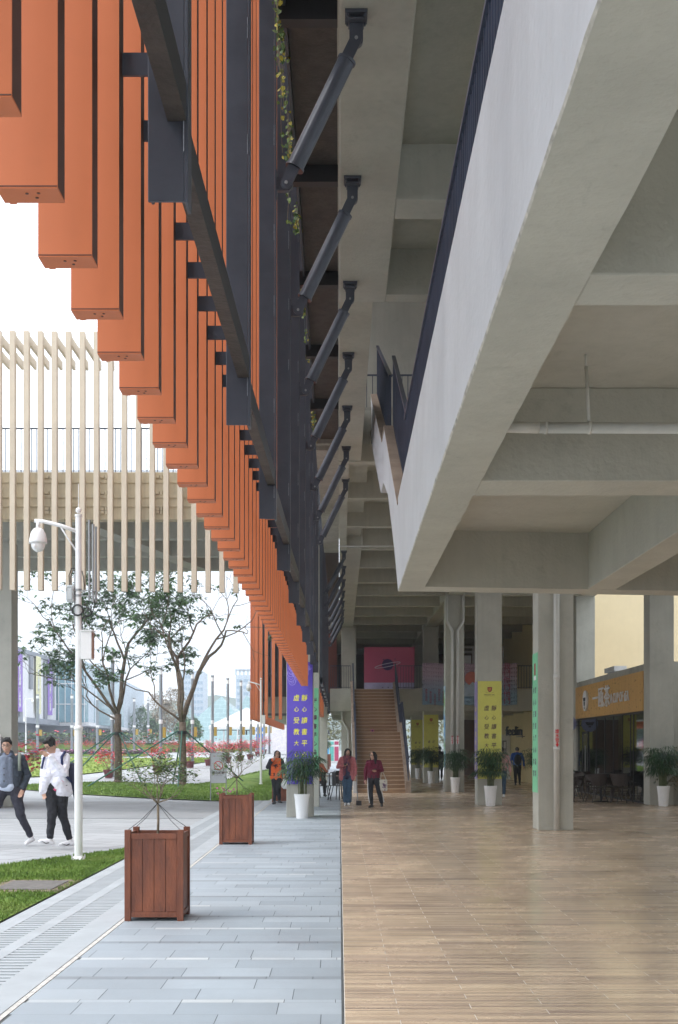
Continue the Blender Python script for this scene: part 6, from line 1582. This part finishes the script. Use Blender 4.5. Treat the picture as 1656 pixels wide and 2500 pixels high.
# booths beyond, through the passage and right of the tent
def booth(x0, x1, Y, z0, h, label, cols):
    s = empty('booth', ((x0 + x1) / 2, Y, z0), label, 'booth', 'printed event booths'); b = MB(); b.box(x0, x1, Y, Y + 2, z0, z0 + h); b.build('panel', M['white'], s)
    w_ = (x1 - x0) / len(cols); 
    for i, c in enumerate(cols): MB().box(x0 + i * w_ + .08 * w_, x0 + (i + 1) * w_ - .08 * w_, Y - .04, Y - .005, z0 + h * .08, z0 + h * .72).box(x0 + i * w_ + .08 * w_, x0 + (i + 1) * w_ - .08 * w_, Y - .04, Y - .005, z0 + h * .8, z0 + h * .95).build('print', mat('booth_print_%d' % (hash(str(c)) % 9999), c, .5), s)
booth(-3.3, -.05, 142, 0, 2.5, 'white booth with blue, green and red prints at the end of the passage', [(.45, .04, .12), (.05, .30, .70), (.7, .75, .8), (.04, .35, .65), (.10, .45, .40), (.45, .04, .12)])
booth(-8.2, -6.6, 124, gz(-7, 124), 2.6, 'white booth with blue prints just left of the purple banner', [(.03, .20, .65), (.7, .7, .75)])
booth(-6.4, -4.9, 120, gz(-5.6, 120), 3.1, 'white booth board with a pink heading beside the purple banner', [(.75, .72, .75)])
# far trees and hill
for i, (px, Y, h, c, lab) in enumerate(((405, 210, 6.5, (.30, .24, .16), 'bare brownish far tree left of the glass pyramid'), (425, 220, 9, (.34, .27, .18), 'second bare brownish far tree left of the glass pyramid'), (345, 230, 6, (.10, .20, .08), 'far green tree at the end of the museum'), (450, 190, 3.6, (.09, .20, .07), 'low green far tree below the pyramid'), (472, 185, 3.6, (.12, .22, .08), 'low green far tree just left of the tent'), (370, 200, 3.5, (.10, .19, .08), 'low green far tree right of the museum'),
    (385, 240, 9, (.36, .29, .20), 'tallest bare brown far tree right of the museum'))):
    x = (px - 829) * Y / F; z = gz(x, Y); s = empty('far_tree', (x, Y, z), lab, 'tree', 'trees beyond the plaza'); b = MB(); m_ = mat('far_foliage_%d' % i, c, .9, var=.4, vs=1)
    for k in range(1500):
        a = rnd.uniform(0, 6.28); q = rnd.random() ** .5; zz = rnd.uniform(.25, 1); r_ = h * .42 * q * math.sin(min(1, zz * 1.05) * 3.0) ** .6 if math.sin(min(1, zz * 1.05) * 3.0) > 0 else 0
        leaf(b, (math.cos(a) * r_, math.sin(a) * r_, z * 0 + zz * h + rnd.gauss(0, .2)), (rnd.gauss(0, 1), rnd.gauss(0, 1), rnd.gauss(0, .6)), (0, 0, 1), .45, .13)
    b.build('crown', m_, s, world=False); MB().tube((0, 0, -1), (0, 0, h * .6), .12, .05, 7).build('trunk', M['bark'], s, world=False)
hl = MB(); pts = []
for i in range(41):
    x = -700 + i * 32; pts.append((x, 14 + 22 * math.sin(i * .33 + 1.2) + 8 * math.sin(i * 1.1)))
hl.add([(x, 900, -5) for x, z in pts] + [(x, 950, max(4, z)) for x, z in pts], [(i, i + 1, i + 42, i + 41) for i in range(40)])
struct(hl.build('hills', mat('hill_green', (.10, .16, .10), 1, var=.3, vs=.02)))
# trees seen through the passage
for i, (x, Y, h) in enumerate(((-2.8, 150, 9), (1.5, 155, 8), (10, 130, 7), (14, 135, 8))):
    s = empty('far_tree', (x, Y, 0), ('olive far tree behind the booth, left', 'olive far tree behind the booth, right', 'far tree beyond the hall exit, left', 'far tree beyond the hall exit, right')[i], 'tree', 'trees beyond the plaza'); b = MB()
    for k in range(1300):
        a = rnd.uniform(0, 6.28); r_ = h * .45 * rnd.random() ** .5; leaf(b, (math.cos(a) * r_, math.sin(a) * r_, rnd.uniform(.25, 1) * h), (rnd.gauss(0, 1), rnd.gauss(0, 1), rnd.gauss(0, .6)), (0, 0, 1), .5, .15)
    b.build('crown', mat('olive_foliage', (.20, .20, .10), .9, var=.4), s, world=False); MB().tube((0, 0, -1), (0, 0, h * .6), .12, .05, 7).build('trunk', M['bark'], s, world=False)

# ------------------------------------------------------------------ air
HZ = .0011
hz = MB().box(-950, 950, -70, 1100, -6.5, 130).build('haze', None)
m = bpy.data.materials.new('haze'); m.use_nodes = True; nt = m.node_tree; nt.nodes.clear()
o_ = nt.nodes.new('ShaderNodeOutputMaterial'); v_ = nt.nodes.new('ShaderNodeVolumePrincipled'); v_.inputs['Color'].default_value = (.86, .93, 1, 1); v_.inputs['Density'].default_value = HZ; v_.inputs['Anisotropy'].default_value = .2
nt.links.new(v_.outputs[0], o_.inputs['Volume']); hz.data.materials.clear(); hz.data.materials.append(m); tag(hz, 'thin pale haze over the whole place', 'haze', kind='stuff')
